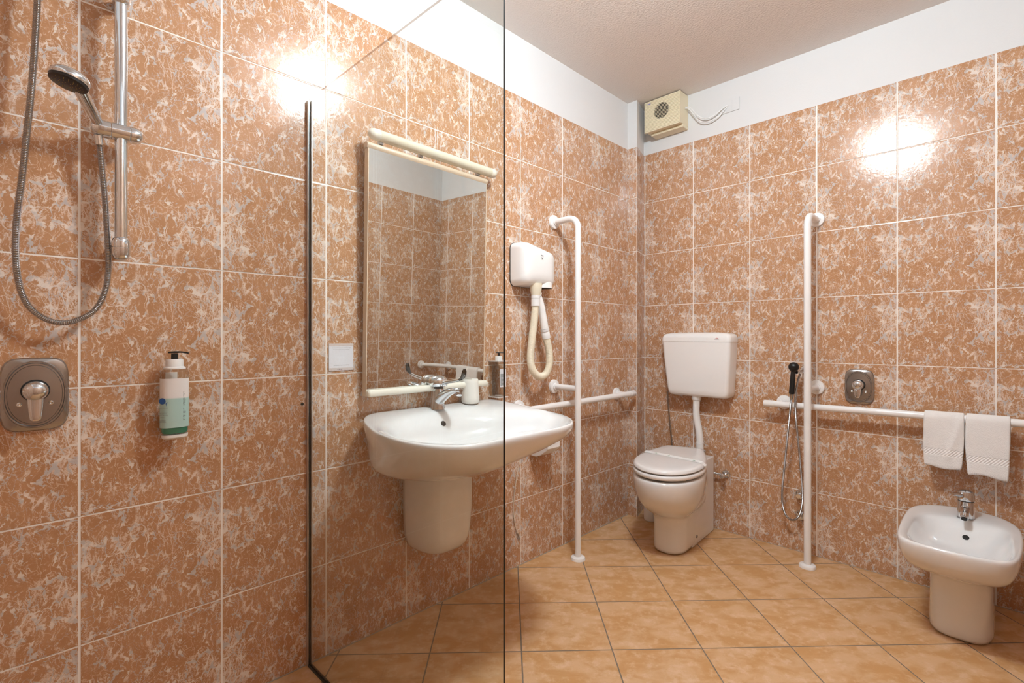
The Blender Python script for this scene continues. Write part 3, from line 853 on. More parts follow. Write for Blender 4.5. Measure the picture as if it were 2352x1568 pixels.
rings = [er((FX + 0.004, FY, fz + 0.028), 0.020, 0.020, tiltd=(-0.75, 0, 0.65)), er((FX + 0.034, FY, fz + 0.052), 0.019, 0.019, tiltd=(-0.62, 0, 0.78)), er((FX + 0.068, FY, fz + 0.070), 0.0145, 0.0165, tiltd=(-0.42, 0, 0.9)),
         er((FX + 0.100, FY, fz + 0.079), 0.0105, 0.0140, tiltd=(-0.2, 0, 0.97)), er((FX + 0.122, FY, fz + 0.080), 0.0095, 0.0125, tiltd=(0, 0, 1)), er((FX + 0.130, FY, fz + 0.079), 0.0060, 0.008, tiltd=(0, 0, 1))]
spt = obj('spout', B().loft(rings), M['chrome'], fc)
obj('aerator', B().lathe([(0.0108, 0.0), (0.0112, 0.002), (0.0112, 0.016), (0.0098, 0.018)], (FX + 0.117, FY, fz + 0.060), (0.12, 0, 1), 24), M['chrome'], spt)
obj('neck_ring', B().lathe([(0.0185, 0.0785), (0.0175, 0.0825)], (FX + 0.003, FY, fz), n=28), M['black'], fc)
obj('cap', B().lathe([(0.0225, 0.0830), (0.0315, 0.088), (0.0335, 0.094), (0.0335, 0.106), (0.0315, 0.115), (0.025, 0.123), (0.013, 0.1280), (0.0, 0.1290)], (FX + 0.003, FY, fz), n=36), M['chrome'], fc)
lv = catmull([(FX + 0.024, FY, fz + 0.102), (FX + 0.060, FY + 0.001, fz + 0.116), (FX + 0.105, FY + 0.002, fz + 0.129), (FX + 0.140, FY + 0.003, fz + 0.141)], 5)
obj('lever', B().tube(lv, [0.0075 - 0.0028 * i / 15 for i in range(16)], 16), M['chrome'], fc)
rings = []
for i, (dx, dz, a, b_) in enumerate(((0.136, 0.139, 0.0045, 0.0045), (0.150, 0.147, 0.0060, 0.0075), (0.160, 0.156, 0.0072, 0.0100), (0.166, 0.168, 0.0070, 0.0115), (0.169, 0.180, 0.0050, 0.0105), (0.170, 0.186, 0.0025, 0.006))):
    rings.append(er((FX + dx, FY + 0.003, fz + dz), a, b_, 16, tiltd=(0.9, 0, -0.25 if i > 2 else -0.6)))
obj('lever_paddle', B().loft(rings), M['dark_chrome'], fc, label='dark chrome lever tip')

for o_ in fc.children_recursive:
    k_ = 0.98 if o_.name.startswith('lever') else 1.17
    for v in o_.data.vertices:
        q = v.co; v.co = Vector((q.x * k_ + (0.004 if k_ < 1 else 0), q.y * k_, q.z * 1.06 - (0.17 * q.x if k_ < 1 else 0)))
# ------------------------------------------------------------------ cup
CP = Vector((0.047, 1.378, DZ + 0.0095))
prof = [(0.0, 0.0), (0.030, 0.0), (0.0360, 0.003), (0.0390, 0.010), (0.0388, 0.028), (0.0365, 0.060), (0.0345, 0.088), (0.0338, 0.104), (0.0325, 0.1055), (0.0310, 0.104), (0.0315, 0.085), (0.0340, 0.05), (0.0350, 0.012), (0.028, 0.006), (0.0, 0.005)]
tag(obj('tumbler', B().lathe(prof, CP, n=48), M['cup'], loc=tuple(CP), angle=60), 'white tapered tumbler standing on the washbasin beside the tap', 'tumbler')

# ------------------------------------------------------------------ square clear dispenser right of the mirror
sd = thing('soap_dispenser', 'square clear soap dispenser with black pump right of the mirror', 'soap dispenser', (0, 1.56, 0.845))
y0, y1, z0, z1 = 1.526, 1.588, 0.845, 1.012
obj('case', B().box((0.002, y0, z0 + 0.006), (0.068, y1, z1 - 0.003)), M['clear'], sd, smooth=False)
obj('bottle', B().loft([superring(0.034, (y0 + y1) / 2, 0.025, 0.024, z, 32, 3.5) for z in (z0 + 0.0135, z0 + 0.016, z1 - 0.014)]), M['clear'], sd)
obj('base', B().box((0.001, y0 - 0.0005, z0), (0.0685, y1 + 0.0005, z0 + 0.0055)), M['card_edge'], sd, smooth=False, bevel=0.001)
obj('top_plate', B().box((0.001, y0 - 0.0005, z1 - 0.0025), (0.0685, y1 + 0.0005, z1 + 0.002)), M['card_edge'], sd, smooth=False, bevel=0.001)
obj('label', B().box((0.0684, y0 + 0.008, z0 + 0.050), (0.069, y1 - 0.016, z0 + 0.132)), M['paper'], sd, smooth=False)
tb = B()
for i in range(9): tb.box((0.0692, y0 + 0.011, z0 + 0.058 + i * 0.006), (0.0694, y1 - 0.020 - 0.006 * random.random(), z0 + 0.0622 + i * 0.006))
obj('print', tb, M['greyink'], sd, smooth=False)
obj('cap', B().lathe([(0.0165, z1 + 0.0025), (0.0165, z1 + 0.020), (0.0145, z1 + 0.024), (0.0, z1 + 0.0242)], (0.036, 1.557, 0), n=32), M['white'], sd)
pm = B().lathe([(0.006, z1 + 0.0245), (0.0055, z1 + 0.038), (0.0, z1 + 0.038)], (0.036, 1.557, 0), n=20)
pm.tube([(0.030, 1.547, z1 + 0.0395), (0.040, 1.562, z1 + 0.0398), (0.052, 1.581, z1 + 0.0375)], 0.0026, 10)
obj('pump', pm, M['black'], sd)
obj('drip_ring', B().lathe([(0.017, 0.0), (0.019, 0.003), (0.015, 0.006), (0.0, 0.006)], (0.036, 1.557, z0 + 0.0065), n=28), M['card_edge'], sd)

# ------------------------------------------------------------------ hair dryer on the wall
hd_ = thing('hair_dryer', 'white wall-mounted hair dryer with looping cream hose', 'hair dryer', (0, 1.80, 1.37))
def drr(x, y0, y1, z0, z1, rr=0.03, slope=0.0, n=8):
    """rounded rectangle in the y/z plane, upper right corner falling away by slope"""
    pts = []
    for cy, cz, a0 in ((y1 - rr, z1 - rr - slope, 0), (y0 + rr, z1 - rr, 90), (y0 + rr, z0 + rr, 180), (y1 - rr, z0 + rr, 270)):
        for k in range(n + 1):
            a = math.radians(a0 + 90 * k / n)
            pts.append(Vector((x, cy + rr * math.cos(a), cz + rr * math.sin(a))))
    return pts
Y0, Y1, Z0, Z1 = 1.664, 1.930, 1.370, 1.580
obj('back_plate', B().loft([drr(0.001, Y0 - 0.001, Y1 + 0.001, Z0 - 0.001, Z1 + 0.001, slope=0.030), drr(0.0045, Y0 - 0.001, Y1 + 0.001, Z0 - 0.001, Z1 + 0.001, slope=0.030)]), M['black'], hd_, smooth=False)
rings = [drr(0.0050, Y0, Y1, Z0, Z1, slope=0.030), drr(0.035, Y0 + 0.001, Y1 - 0.006, Z0 + 0.001, Z1 - 0.001, slope=0.032), drr(0.065, Y0 + 0.003, Y1 - 0.018, Z0 + 0.003, Z1 - 0.003, rr=0.032, slope=0.032), drr(0.084, Y0 + 0.009, Y1 - 0.034, Z0 + 0.009, Z1 - 0.008, rr=0.034, slope=0.028),
         drr(0.095, Y0 + 0.020, Y1 - 0.050, Z0 + 0.020, Z1 - 0.018, rr=0.034, slope=0.022), drr(0.101, Y0 + 0.036, Y1 - 0.070, Z0 + 0.038, Z1 - 0.034, rr=0.028, slope=0.014), drr(0.104, Y0 + 0.060, Y1 - 0.095, Z0 + 0.062, Z1 - 0.056, rr=0.018, slope=0.006)]
shell = obj('housing', B().loft(rings, False, True), M['shiny_white'], hd_, angle=60)
# swelling that houses the outlet, lower right
OC = Vector((0.066, 1.812, 1.363))
rings = []
for z, a, b_, dx in ((1.366, 0.034, 0.044, 0.0), (1.385, 0.033, 0.043, 0.0), (1.45, 0.029, 0.037, -0.006), (1.52, 0.020, 0.026, -0.016), (1.555, 0.009, 0.012, -0.022)):
    rings.append(superring(OC.x + dx, OC.y + 0.030, a, b_, z, 32, 2.2))
obj('outlet_cover', B().loft(rings), M['shiny_white'], hd_, angle=60)
obj('outlet_void', B().loft([superring(OC.x, OC.y + 0.030, 0.031, 0.041, 1.3650, 32, 2.2), superring(OC.x, OC.y + 0.030, 0.031, 0.041, 1.3657, 32, 2.2)]), M['dark'], hd_)
lg = B()
g0 = Vector((0.1050, 1.782, 1.512))
for dy, dz, w, h in ((-0.007, 0.004, 0.003, 0.005), (-0.007, -0.007, 0.0035, 0.0035), (-0.001, -0.008, 0.004, 0.003), (0.004, -0.007, 0.0035, 0.0045), (0.002, 0.003, 0.0035, 0.0035)):
    lg.box((g0.x, g0.y + dy, g0.z + dz), (g0.x + 0.0006, g0.y + dy + w, g0.z + dz + h))
lg._add([g0 + Vector((0.0003, -0.001, 0.008)), g0 + Vector((0.0003, 0.008, 0.008)), g0 + Vector((0.0003, 0.008, -0.001))], [(0, 1, 2)])
lg.box((g0.x, g0.y - 0.006, g0.z - 0.0125), (g0.x + 0.0004, g0.y + 0.007, g0.z - 0.0110))
obj('logo', lg, M['ink'], hd_, smooth=False)
hx, hy = 0.072, 1.768
obj('nozzle_socket', B().lathe([(0.0300, 0.030), (0.0295, 0.008), (0.0250, -0.018), (0.0215, -0.030)], (hx, hy + 0.004, 1.355), n=32), M['hose_cream'], hd_)
obj('hose_collar', B().lathe([(0.0225, 0.0), (0.0225, -0.014), (0.0210, -0.0145), (0.0210, -0.018), (0.0225, -0.0185), (0.0225, -0.052), (0.018, -0.053)], (hx, hy + 0.002, 1.326), n=32), M['white'], hd_)
hose = catmull([(hx, hy + 0.001, 1.275), (hx, 1.760, 1.20), (hx, 1.742, 1.10), (hx, 1.733, 1.02), (hx + 0.004, 1.744, 0.965), (hx + 0.010, 1.782, 0.932), (hx + 0.012, 1.830, 0.940), (hx + 0.008, 1.862, 0.985), (hx + 0.004, 1.866, 1.05), (hx + 0.0, 1.848, 1.118)], 10)
obj('hose', ribbed(hose, 0.0185, 0.0036, 0.0010, 20), M['hose_cream'], hd_)
ha, hbv = Vector((hx, 1.849, 1.118)), Vector((hx + 0.002, 1.835, 1.165))
obj('hose_collar', B().tube([ha, ha.lerp(hbv, 0.62), ha.lerp(hbv, 0.66), ha.lerp(hbv, 0.72), ha.lerp(hbv, 0.76), hbv], [0.0215, 0.0215, 0.0200, 0.0200, 0.0222, 0.0218], 28), M['white'], hd_)
hpth = [hbv, (hx + 0.002, 1.826, 1.205), (hx, 1.816, 1.260), (hx - 0.004, 1.806, 1.300), (hx - 0.008, 1.797, 1.325)]
obj('handle', B().tube(catmull(hpth, 5), [0.0205 - 0.0035 * min(1, i / 10) for i in range(21)], 28), M['shiny_white'], hd_)
obj('air_mouth', B().lathe([(0.0165, 0.0), (0.0225, 0.004), (0.0235, 0.010), (0.0190, 0.0105)], (hx - 0.002, 1.800, 1.322), (-0.3, -0.75, 0.55), 28), M['shiny_white'], hd_)

# ------------------------------------------------------------------ grab rails
RR = 0.0160
def flange(c, nrm, r=0.037, t=0.014):
    return B().lathe([(r, 0.0005), (r, t * 0.45), (r * 0.93, t * 0.85), (r * 0.72, t), (RR + 0.004, t + 0.001), (RR + 0.0025, t + 0.008), (RR, t + 0.009)], c, nrm, 36)
def floor_rail(label, wall_pt, foot, top_z, mid_z, nrm, rail_dir):
    """pole from the floor, bent into the wall at the top, with one stay half way"""
    t = thing('grab_rail', label, 'grab rail', (foot[0], foot[1], 0), 'floor to wall grab rails')
    n = Vector(nrm)
    f = Vector((foot[0], foot[1], 0)); w = Vector((wall_pt[0], wall_pt[1], 0))
    zt = top_z; br = 0.055
    path = [f + Vector((0, 0, 0.008)), f + Vector((0, 0, zt - br))]
    arcp = []
    hdir = (w - f); hdir.z = 0; L = hdir.length; hdir.normalize()
    for k in range(1, 9):
        a = PI / 2 * k / 8
        arcp.append(f + hdir * (br * (1 - math.cos(a))) + Vector((0, 0, zt - br + br * math.sin(a))))
    path += arcp + [Vector((w.x, w.y, zt)) ]
    obj('rail', B().tube(path, RR, 24), M['rail'], t)
    obj('wall_flange', flange(Vector((w.x, w.y, zt)), n), M['rail'], t)
    st = B().cyl(Vector((w.x, w.y, mid_z)), Vector((f.x, f.y, mid_z)), RR * 0.94, n=24)
    obj('stay', st, M['rail'], t)
    obj('wall_flange', flange(Vector((w.x, w.y, mid_z)), n), M['rail'], t)
    obj('foot_flange', B().lathe([(0.037, 0.0), (0.037, 0.008), (0.034, 0.013), (0.022, 0.016), (0.0185, 0.017), (0.0165, 0.017)], f, (0, 0, 1), 36), M['rail'], t)
    return t
floor_rail('white floor-to-wall grab rail between the washbasin and the toilet', (0.0, 1.988), (0.163, 1.988), 1.730, 0.862, (1, 0, 0), None)
floor_rail('white floor-to-wall grab rail right of the toilet, before the spray hose', (1.006, ROOM_YB), (1.006, 2.715), 1.722, 0.866, (0, -1, 0), None)

# long horizontal rails
hr = thing('grab_rail', 'short horizontal white grab rail on the left wall behind the washbasin', 'grab rail', (0.08, 2.2, 0.78), 'horizontal grab rails')
xz = 0.778
obj('rail', B().cyl((0.080, 1.700, 0.774), (0.080, 2.612, 0.779), RR, n=24), M['rail'], hr)
obj('end_cap', B().lathe([(RR + 0.0015, 0.0), (RR + 0.0015, 0.044), (RR - 0.001, 0.049), (0.0, 0.050)], (0.080, 2.612, 0.779), (0, 1, 0), 28), M['rail'], hr)
for y in (1.722, 2.578):
    fb_ = flange(Vector((0, y, 0.7765)), (1, 0, 0)); fb_.cyl((0.01, y, 0.7765), (0.070, y, 0.7765), RR * 0.95, n=24)
    obj('wall_flange', fb_, M['rail'], hr)
h2 = thing('grab_rail', 'long horizontal white towel rail across the back wall', 'grab rail', (1.4, 2.80, 0.78), 'horizontal grab rails')
rp_ = [(0.800, 2.800, 0.772), (1.0, 2.800, 0.773), (1.3, 2.80, 0.777), (1.70, 2.80, 0.781), (1.83, 2.797, 0.782), (1.93, 2.776, 0.782), (2.02, 2.735, 0.782), (2.085, 2.690, 0.782)]
obj('rail', B().tube(catmull(rp_, 6), RR, 24), M['rail'], h2)
obj('end_cap', B().lathe([(0.0, -0.006), (RR - 0.001, -0.005), (RR + 0.0015, 0.0), (RR + 0.0015, 0.046)], (0.784, 2.800, 0.772), (1, 0, 0), 28), M['rail'], h2)
for x in (0.855, 1.925):
    fb_ = flange(Vector((x, ROOM_YB, 0.776)), (0, -1, 0)); fb_.cyl((x, 2.875, 0.776), (x, 2.812 if x < 1 else 2.79, 0.776), RR * 0.95, n=24)
    obj('wall_flange', fb_, M['rail'], h2)
obj('wall_flange', flange(Vector((ROOM_X, 2.688, 0.782)), (-1, 0, 0)), M['rail'], h2)

# ------------------------------------------------------------------ small white tray below the basin and a loose cord
pb = thing('paper_dispenser', 'white plastic box on the left wall, mostly hidden behind the washbasin', 'paper dispenser', (0, 1.845, 0.53))
prof_t = [(0.0012, 0.532), (0.045, 0.530), (0.075, 0.540), (0.117, 0.570), (0.120, 0.576), (0.120, 0.660), (0.110, 0.685), (0.0012, 0.690)]
rings = [[Vector((x, y, z)) for x, z in prof_t] for y in (1.800, 1.895)]
obj('case', B().loft(rings), M['white'], pb, angle=30, bevel=0.002)
obj('front_cover', B().box((0.1205, 1.802, 0.578), (0.1235, 1.893, 0.658)), M['shiny_white'], pb, smooth=False, bevel=0.001)
cd = thing('loose_cord', 'thin loose cream cord hanging on the tiles below the washbasin', 'cord', (0.01, 1.70, 0.12))
cpth = catmull([(0.012, 1.735, 0.60), (0.008, 1.727, 0.53), (0.006, 1.708, 0.45), (0.006, 1.690, 0.36), (0.006, 1.684, 0.28), (0.007, 1.693, 0.215), (0.008, 1.710, 0.165)], 8)
obj('cord', B().tube(cpth, 0.0022, 8), M['cord'], cd)
obj('plug_tip', B().tube([(0.008, 1.710, 0.165), (0.009, 1.716, 0.150), (0.009, 1.726, 0.125)], [0.0030, 0.0034, 0.0015], 10), M['steel_dark'], cd)

# ------------------------------------------------------------------ toilet
TA = math.radians(4.0)
TO = Vector((0.408, 2.845, 0))
tf = Vector((math.sin(TA), -math.cos(TA), 0)); trt = Vector((math.cos(TA), math.sin(TA), 0))
def tl(s_, t, z): return TO + trt * s_ + tf * t + Vector((0, 0, z))
toil = thing('toilet', 'white ceramic floor-standing toilet with closed lid in the corner', 'toilet', (0.45, 2.5, 0))
NT_ = 64
def egg(hw, t0, t1, z, back=0.55, tm=None, e=2.4, ang=0.0, cx=0.0, n=NT_):
    """outline symmetrical about the axis: t0 rear edge, t1 front tip, widest at tm; rear width = back*hw"""
    tm = tm if tm is not None else t1 - hw * 1.15
    pts = []
    half = n // 2
    for k in range(n):
        a = 2 * PI * k / n        # 0 = right side, quarter = front
        c, s_ = math.cos(a), math.sin(a)
        if s_ >= 0:
            x = hw * math.copysign(abs(c) ** (2 / 2.25), c); t = tm + (t1 - tm) * abs(s_) ** (2 / 2.1)
        else:
            u_ = abs(s_)
            wx = math.copysign(abs(c) ** (2 / 7.0), c)
            tt = abs(s_) ** (2 / 2.6)
            x = hw * wx * (1 - (1 - back) * tt ** 1.5); t = tm - (tm - t0) * tt
        pts.append((x + cx, t))
    return [tl(x * math.cos(ang) + (t) * math.sin(ang) , t * math.cos(ang) - x * math.sin(ang), z) for x, t in pts]
# outline of the oval top (bowl rim, seat, lid): it sits turned a little further than the foot
LA = math.radians(13.5)
LO = Vector((0.372, 2.728, 0))
lf = Vector((math.sin(LA), -math.cos(LA), 0)); lr = Vector((math.cos(LA), math.sin(LA), 0))
def ll(s_, t, z): return LO + lr * s_ + lf * t + Vector((0, 0, z))
def oval_top(z, inset=0.0, n=NT_, hw=0.174, L=0.605, tm=0.355, bk=0.108):
    pts = []
    hw -= inset; L -= inset; bk -= inset * 0.8; t0 = inset
    for k in range(n):
        a = 2 * PI * k / n; c, s_ = math.cos(a), math.sin(a)
        if s_ >= 0:
            x = hw * math.copysign(abs(c) ** 0.95, c); t = tm + (L - tm) * s_
        else:
            u_ = 2 * abs(math.atan2(abs(s_), abs(c))) / PI          # 0 at widest, 1 at rear centre
            if u_ < 0.62:
                w = u_ / 0.62
                x = hw + (bk - hw) * (w ** 1.7); t = tm + (t0 + 0.016 - tm) * w
            elif u_ < 0.72:
                w = (u_ - 0.62) / 0.10; x = bk - 0.018 * w * w; t = t0 + 0.016 * (1 - w) ** 1.2
            else:
                w = (u_ - 0.72) / 0.28; x = (bk - 0.018) * (1 - w); t = t0
            x = math.copysign(x, c) if abs(c) > 1e-9 else 0.0
        pts.append(ll(x, t, z))
    return pts
# bowl and foot in one body
def foot(z, cx=-0.002, hw=0.086, t1=0.500): return egg(hw, 0.02, t1, z, 1.0, 0.40, cx=cx)
def blend(f, z, inset=0.0, hw=0.086, t1=0.500):
    A_ = foot(z, hw=hw, t1=t1); C_ = oval_top(z, inset)
    return [p.lerp(q, f) for p, q in zip(A_, C_)]
rings = [foot(0.0), foot(0.012), foot(0.08, t1=0.494), foot(0.15, t1=0.492), blend(0.03, 0.188), blend(0.13, 0.202), blend(0.33, 0.222), blend(0.56, 0.250), blend(0.76, 0.285), blend(0.90, 0.325), blend(0.975, 0.370), blend(1.0, 0.405, -0.001), blend(1.0, 0.421, 0.001), blend(1.0, 0.427, 0.006), blend(1.0, 0.4285, 0.022), blend(1.0, 0.427, 0.06)]
obj('bowl', B().loft(rings), M['ceramic'], toil, sub=1)
# squared rear body of the toilet behind the seat, flush with the foot
def rr_ring(x0, x1, t0, t1, z): return [tl(x0, t0, z), tl(x1, t0, z), tl(x1, t1, z), tl(x0, t1, z)]
rings = [rr_ring(-0.0875, 0.0835, 0.004, 0.33, 0.0), rr_ring(-0.0875, 0.0835, 0.004, 0.33, 0.19), rr_ring(-0.0875, 0.0835, 0.004, 0.28, 0.30), rr_ring(-0.0875, 0.0835, 0.004, 0.20, 0.428), rr_ring(-0.0835, 0.0795, 0.008, 0.195, 0.433)]
obj('rear_body', B().loft(rings), M['ceramic'], toil, bevel=0.006, segs=3)
obj('seat', B().loft([oval_top(0.4385, 0.008), oval_top(0.440, 0.002), oval_top(0.446, -0.001), oval_top(0.456, -0.001), oval_top(0.4605, 0.004), oval_top(0.461, 0.014)]), M['seat'], toil, angle=50)
lid = obj('lid', B().loft([oval_top(0.4660, 0.012), oval_top(0.4670, 0.005), oval_top(0.4720, 0.001), oval_top(0.4810, 0.003), oval_top(0.4865, 0.010), oval_top(0.4890, 0.022), oval_top(0.4900, 0.06)]), M['seat'], toil, angle=50)
for s_, t in ((-0.10, 0.50), (0.10, 0.50)):
    bfr = B(); bfr.box((-0.012, -0.006, 0.427), (0.012, 0.006, 0.4390), Matrix.Translation(ll(s_, t, 0)))
    obj('seat_bumper', bfr, M['cream'], toil, smooth=False)
hinge = B().cyl(ll(-0.075, -0.012, 0.474), ll(0.112, -0.012, 0.474), 0.0058, n=16)
for k in range(9):
    s_ = -0.066 + k * 0.0185
    hinge.cyl(ll(s_, -0.012, 0.474), ll(s_ + 0.010, -0.012, 0.474), 0.0072, n=14)
for s_ in (-0.06, 0.106): hinge.cyl(ll(s_, -0.012, 0.430), ll(s_, -0.012, 0.474), 0.006, n=12)
obj('hinge', hinge, M['chrome'], toil)
sideb = B()
c_ = tl(0.0835, 0.145, 0.335)
rings = [[c_ + tf * (0.018 * k1 * math.cos(a)) + Vector((0, 0, 0.045 * k1 * math.sin(a))) + trt * d for a in [2 * PI * j / 28 for j in range(28)]] for k1, d in ((1.0, -0.004), (1.0, 0.006), (0.88, 0.010), (0.5, 0.011))]
obj('side_cap', B().loft(rings), M['ceramic'], toil)
obj('bolt_cap', B().lathe([(0.0085, 0.0), (0.0080, 0.003), (0.004, 0.0045), (0.0, 0.005)], tl(0.0835, 0.270, 0.045), trt, 20), M['steel_dark'], toil)
# paper strip lying across the lid
ls = []
for k in range(19):
    s_ = -0.178 + 0.356 * k / 18
    tt = 0.245 + 0.105 * (k / 18)
    e_ = abs(s_)
    zz = 0.4908 if e_ < 0.150 else (0.4895 if e_ < 0.163 else (0.4860 if e_ < 0.172 else 0.476))
    ls.append((s_, tt, zz))
rings = [[ll(s_, t - 0.022, z), ll(s_, t + 0.022, z), ll(s_, t + 0.022, z + 0.0006), ll(s_, t - 0.022, z + 0.0006)] for s_, t, z in ls]
strip = tag(obj('paper_strip', B().loft(rings), M['band'], loc=tuple(ll(0, 0.30, 0.4905)), smooth=False), 'thin white hygiene paper strip laid across the closed toilet lid', 'paper strip')
for s_ in (-0.092, -0.018, 0.118):
    t = 0.245 + 0.105 * (s_ + 0.178) / 0.356
    gm = B()
    for a in (0.1, 1.1, 2.2):
        d = lr * math.cos(a) + lf * math.sin(a); q = ll(s_, t, 0.4917 + a * 0.0001); w = d.cross(Vector((0, 0, 1)))
        gm._add([q + d * 0.010, q + w * 0.0026, q - d * 0.010, q - w * 0.0026], [(0, 1, 2, 3)])
    obj('print', gm, M['greenink'], strip, smooth=False)

bh = thing('toilet_brush', 'white container on the floor behind the left side of the toilet', 'brush holder', (0.155, 2.735, 0))
obj('pot', B().lathe([(0.038, 0.0), (0.043, 0.006), (0.045, 0.09), (0.043, 0.10), (0.012, 0.104)], (0.152, 2.735, 0.0), n=32), M['white'], bh)
obj('handle', B().cyl((0.152, 2.735, 0.1045), (0.152, 2.735, 0.34), 0.008, n=16), M['white'], bh)

# ------------------------------------------------------------------ cistern with flush pipe
ct = thing('cistern', 'white plastic cistern with rounded lid hung above the toilet', 'cistern', (0.43, ROOM_YB, 0.78))
YF = 2.767
def cr(z, x0, x1, yf, r=0.022, n=5):
    pts = []
    yb = ROOM_YB - 0.002
    for cx, cy, a0, rad in ((x1 - r, yf + r, -90, r), (x1 - 0.006, yb - 0.006, 0, 0.006), (x0 + 0.006, yb - 0.006, 90, 0.006), (x0 + r, yf + r, 180, r)):
        for k in range(n + 1):
            a = math.radians(a0 + 90 * k / n)
            pts.append(Vector((cx + rad * math.cos(a), cy + rad * math.sin(a), z)))
    return pts
zb = 0.776
rings = [cr(zb, 0.262, 0.580, YF + 0.026), cr(zb + 0.004, 0.250, 0.590, YF + 0.014), cr(zb + 0.016, 0.240, 0.597, YF + 0.006), cr(zb + 0.04, 0.235, 0.600, YF + 0.003), cr(zb + 0.20, 0.214, 0.609, YF + 0.001), cr(1.094, 0.203, 0.614, YF)]
tank = obj('tank', B().loft(rings), M['shiny_white'], ct, angle=60)
rings = [cr(1.0955, 0.201, 0.616, YF - 0.001), cr(1.117, 0.201, 0.616, YF - 0.001), cr(1.130, 0.205, 0.612, YF + 0.003), cr(1.140, 0.216, 0.600, YF + 0.011), cr(1.144, 0.238, 0.576, YF + 0.030), cr(1.146, 0.28, 0.53, YF + 0.045)]
# gently crowned top
cl_ = B().loft(rings)
for v in cl_.v:
    if v.z > 1.10: v.z += 0.006 * (1 - ((v.x - 0.408) / 0.210) ** 2)
lidc = obj('cistern_lid', cl_, M['shiny_white'], ct, angle=60)
lg = B().box((0.528, YF - 0.0022, 1.111), (0.554, YF - 0.0014, 1.1138))
obj('logo', lg, M['ink'], lidc, smooth=False)
lg = B().tube([(0.535, YF - 0.0018, 1.1150), (0.539, YF - 0.0018, 1.1175), (0.545, YF - 0.0018, 1.1175), (0.549, YF - 0.0018, 1.1150)], 0.0009, 6)
obj('logo', lg, M['redink'], lidc, smooth=False)
fl = B().box((0.190, YF + 0.030, 1.030), (0.2035, YF + 0.060, 1.078))
fl.cyl((0.184, YF + 0.045, 1.066), (0.206, YF + 0.045, 1.066), 0.011, n=20)
obj('flush_lever', fl, M['chrome'], ct, bevel=0.002)
PX = 0.402
obj('pipe_nut', B().lathe([(0.027, 0.782), (0.027, 0.760), (0.0235, 0.752), (0.0215, 0.750)], (PX, 2.815, 0), n=28), M['white'], ct)
obj('flush_pipe', B().tube(catmull([(PX, 2.815, 0.755), (PX - 0.002, 2.815, 0.69), (PX + 0.002, 2.815, 0.64), (PX + 0.014, 2.815, 0.58), (PX + 0.020, 2.815, 0.53), (PX + 0.020, 2.815, 0.48), (PX + 0.020, 2.815, 0.445)], 6), 0.0195, 24), M['white'], ct)
obj('pipe_collar', B().lathe([(0.0195, 0.508), (0.0222, 0.507), (0.0222, 0.500), (0.0212, 0.499), (0.0212, 0.448)], (PX + 0.020, 2.815, 0), n=28), M['white'], ct)
tag(obj('supply_pipe', B().tube(catmull([(0.1885, 2.870, 0.785), (0.193, 2.870, 0.72), (0.204, 2.870, 0.60), (0.218, 2.870, 0.46), (0.222, 2.870, 0.30)], 6), 0.0042, 12), M['steel_dark'], loc=(0.21, 2.868, 0.30)), 'thin dark metal pipe running down the wall from the cistern', 'pipe')

# stop valve to the right of the toilet
sv = thing('stop_valve', 'small chrome stop valve on the wall just right of the toilet', 'valve', (0.548, ROOM_YB, 0.327))
sc_ = Vector((0.550, ROOM_YB, 0.332))
obj('wall_rosette', B().lathe([(0.0240, 0.0005), (0.0240, 0.003), (0.020, 0.009), (0.010, 0.012)], sc_, (0, -1, 0), 32), M['chrome'], sv)
obj('valve_body', B().cyl(sc_ + Vector((0, -0.008, 0)), sc_ + Vector((0, -0.050, 0)), 0.0085, n=20).cyl(sc_ + Vector((0, -0.035, 0)), sc_ + Vector((-0.055, -0.040, 0.004)), 0.0065, n=16), M['chrome'], sv)
obj('handwheel', B().lathe([(0.013, 0.050), (0.0145, 0.053), (0.0145, 0.066), (0.011, 0.070), (0.0, 0.0705)], sc_, (0, -1, 0), 10), M['chrome'], sv)

# ------------------------------------------------------------------ hand spray, its hose and the taps feeding it
hk = Vector((0.953, ROOM_YB, 0.955))
sy = thing('bidet_spray', 'black handheld spray with thin metal hose hooked on the back wall', 'hand spray', (0.93, 2.80, 0.80))
hA = Vector((0.930, 2.765, 0.958))
dn = Vector((-0.008, 0.0, -0.124))
obj('handle', B().tube([hA, hA + dn * 0.25, hA + dn * 0.98, hA + dn * 1.0], [0.0105, 0.0118, 0.0130, 0.0105], 24), M['black'], sy)
obj('spray_head', B().sphere(hA + Vector((0.002, -0.002, 0.014)), 0.0245, 28), M['black'], sy)
hB = hA + dn
obj('hose_nut', B().tube([hB, hB + dn * 0.05, hB + dn * 0.22], [0.0105, 0.0100, 0.0064], 18), M['steel'], sy)
hp2 = [hB + dn * 0.2, (0.917, 2.765, 0.77), (0.906, 2.770, 0.665), (0.884, 2.79, 0.479), (0.869, 2.80, 0.339), (0.867, 2.81, 0.250), (0.883, 2.812, 0.196), (0.912, 2.815, 0.178), (0.939, 2.822, 0.203), (0.953, 2.825, 0.262),
       (0.955, 2.825, 0.330), (0.949, 2.81, 0.487), (0.944, 2.785, 0.623), (0.941, 2.768, 0.713), (0.939, 2.765, 0.802), (0.943, 2.785, 0.890), (0.947, 2.815, 0.935)]
obj('hose', ribbed(catmull(hp2, 8), 0.0056, 0.0036, 0.0011, 10), M['steel_dark'], sy)
hkt = thing('wall_hook', 'round chrome wall holder behind the black handheld spray', 'wall holder', tuple(hk))
obj('rosette', B().lathe([(0.0215, 0.0005), (0.0215, 0.004), (0.017, 0.010), (0.010, 0.013)], hk, (0, -1, 0), 32), M['chrome'], hkt)
obj('cradle', B().cyl(hk + Vector((0, -0.010, 0)), hk + Vector((-0.012, -0.105, -0.010)), 0.0085, n=20), M['chrome'], hkt)
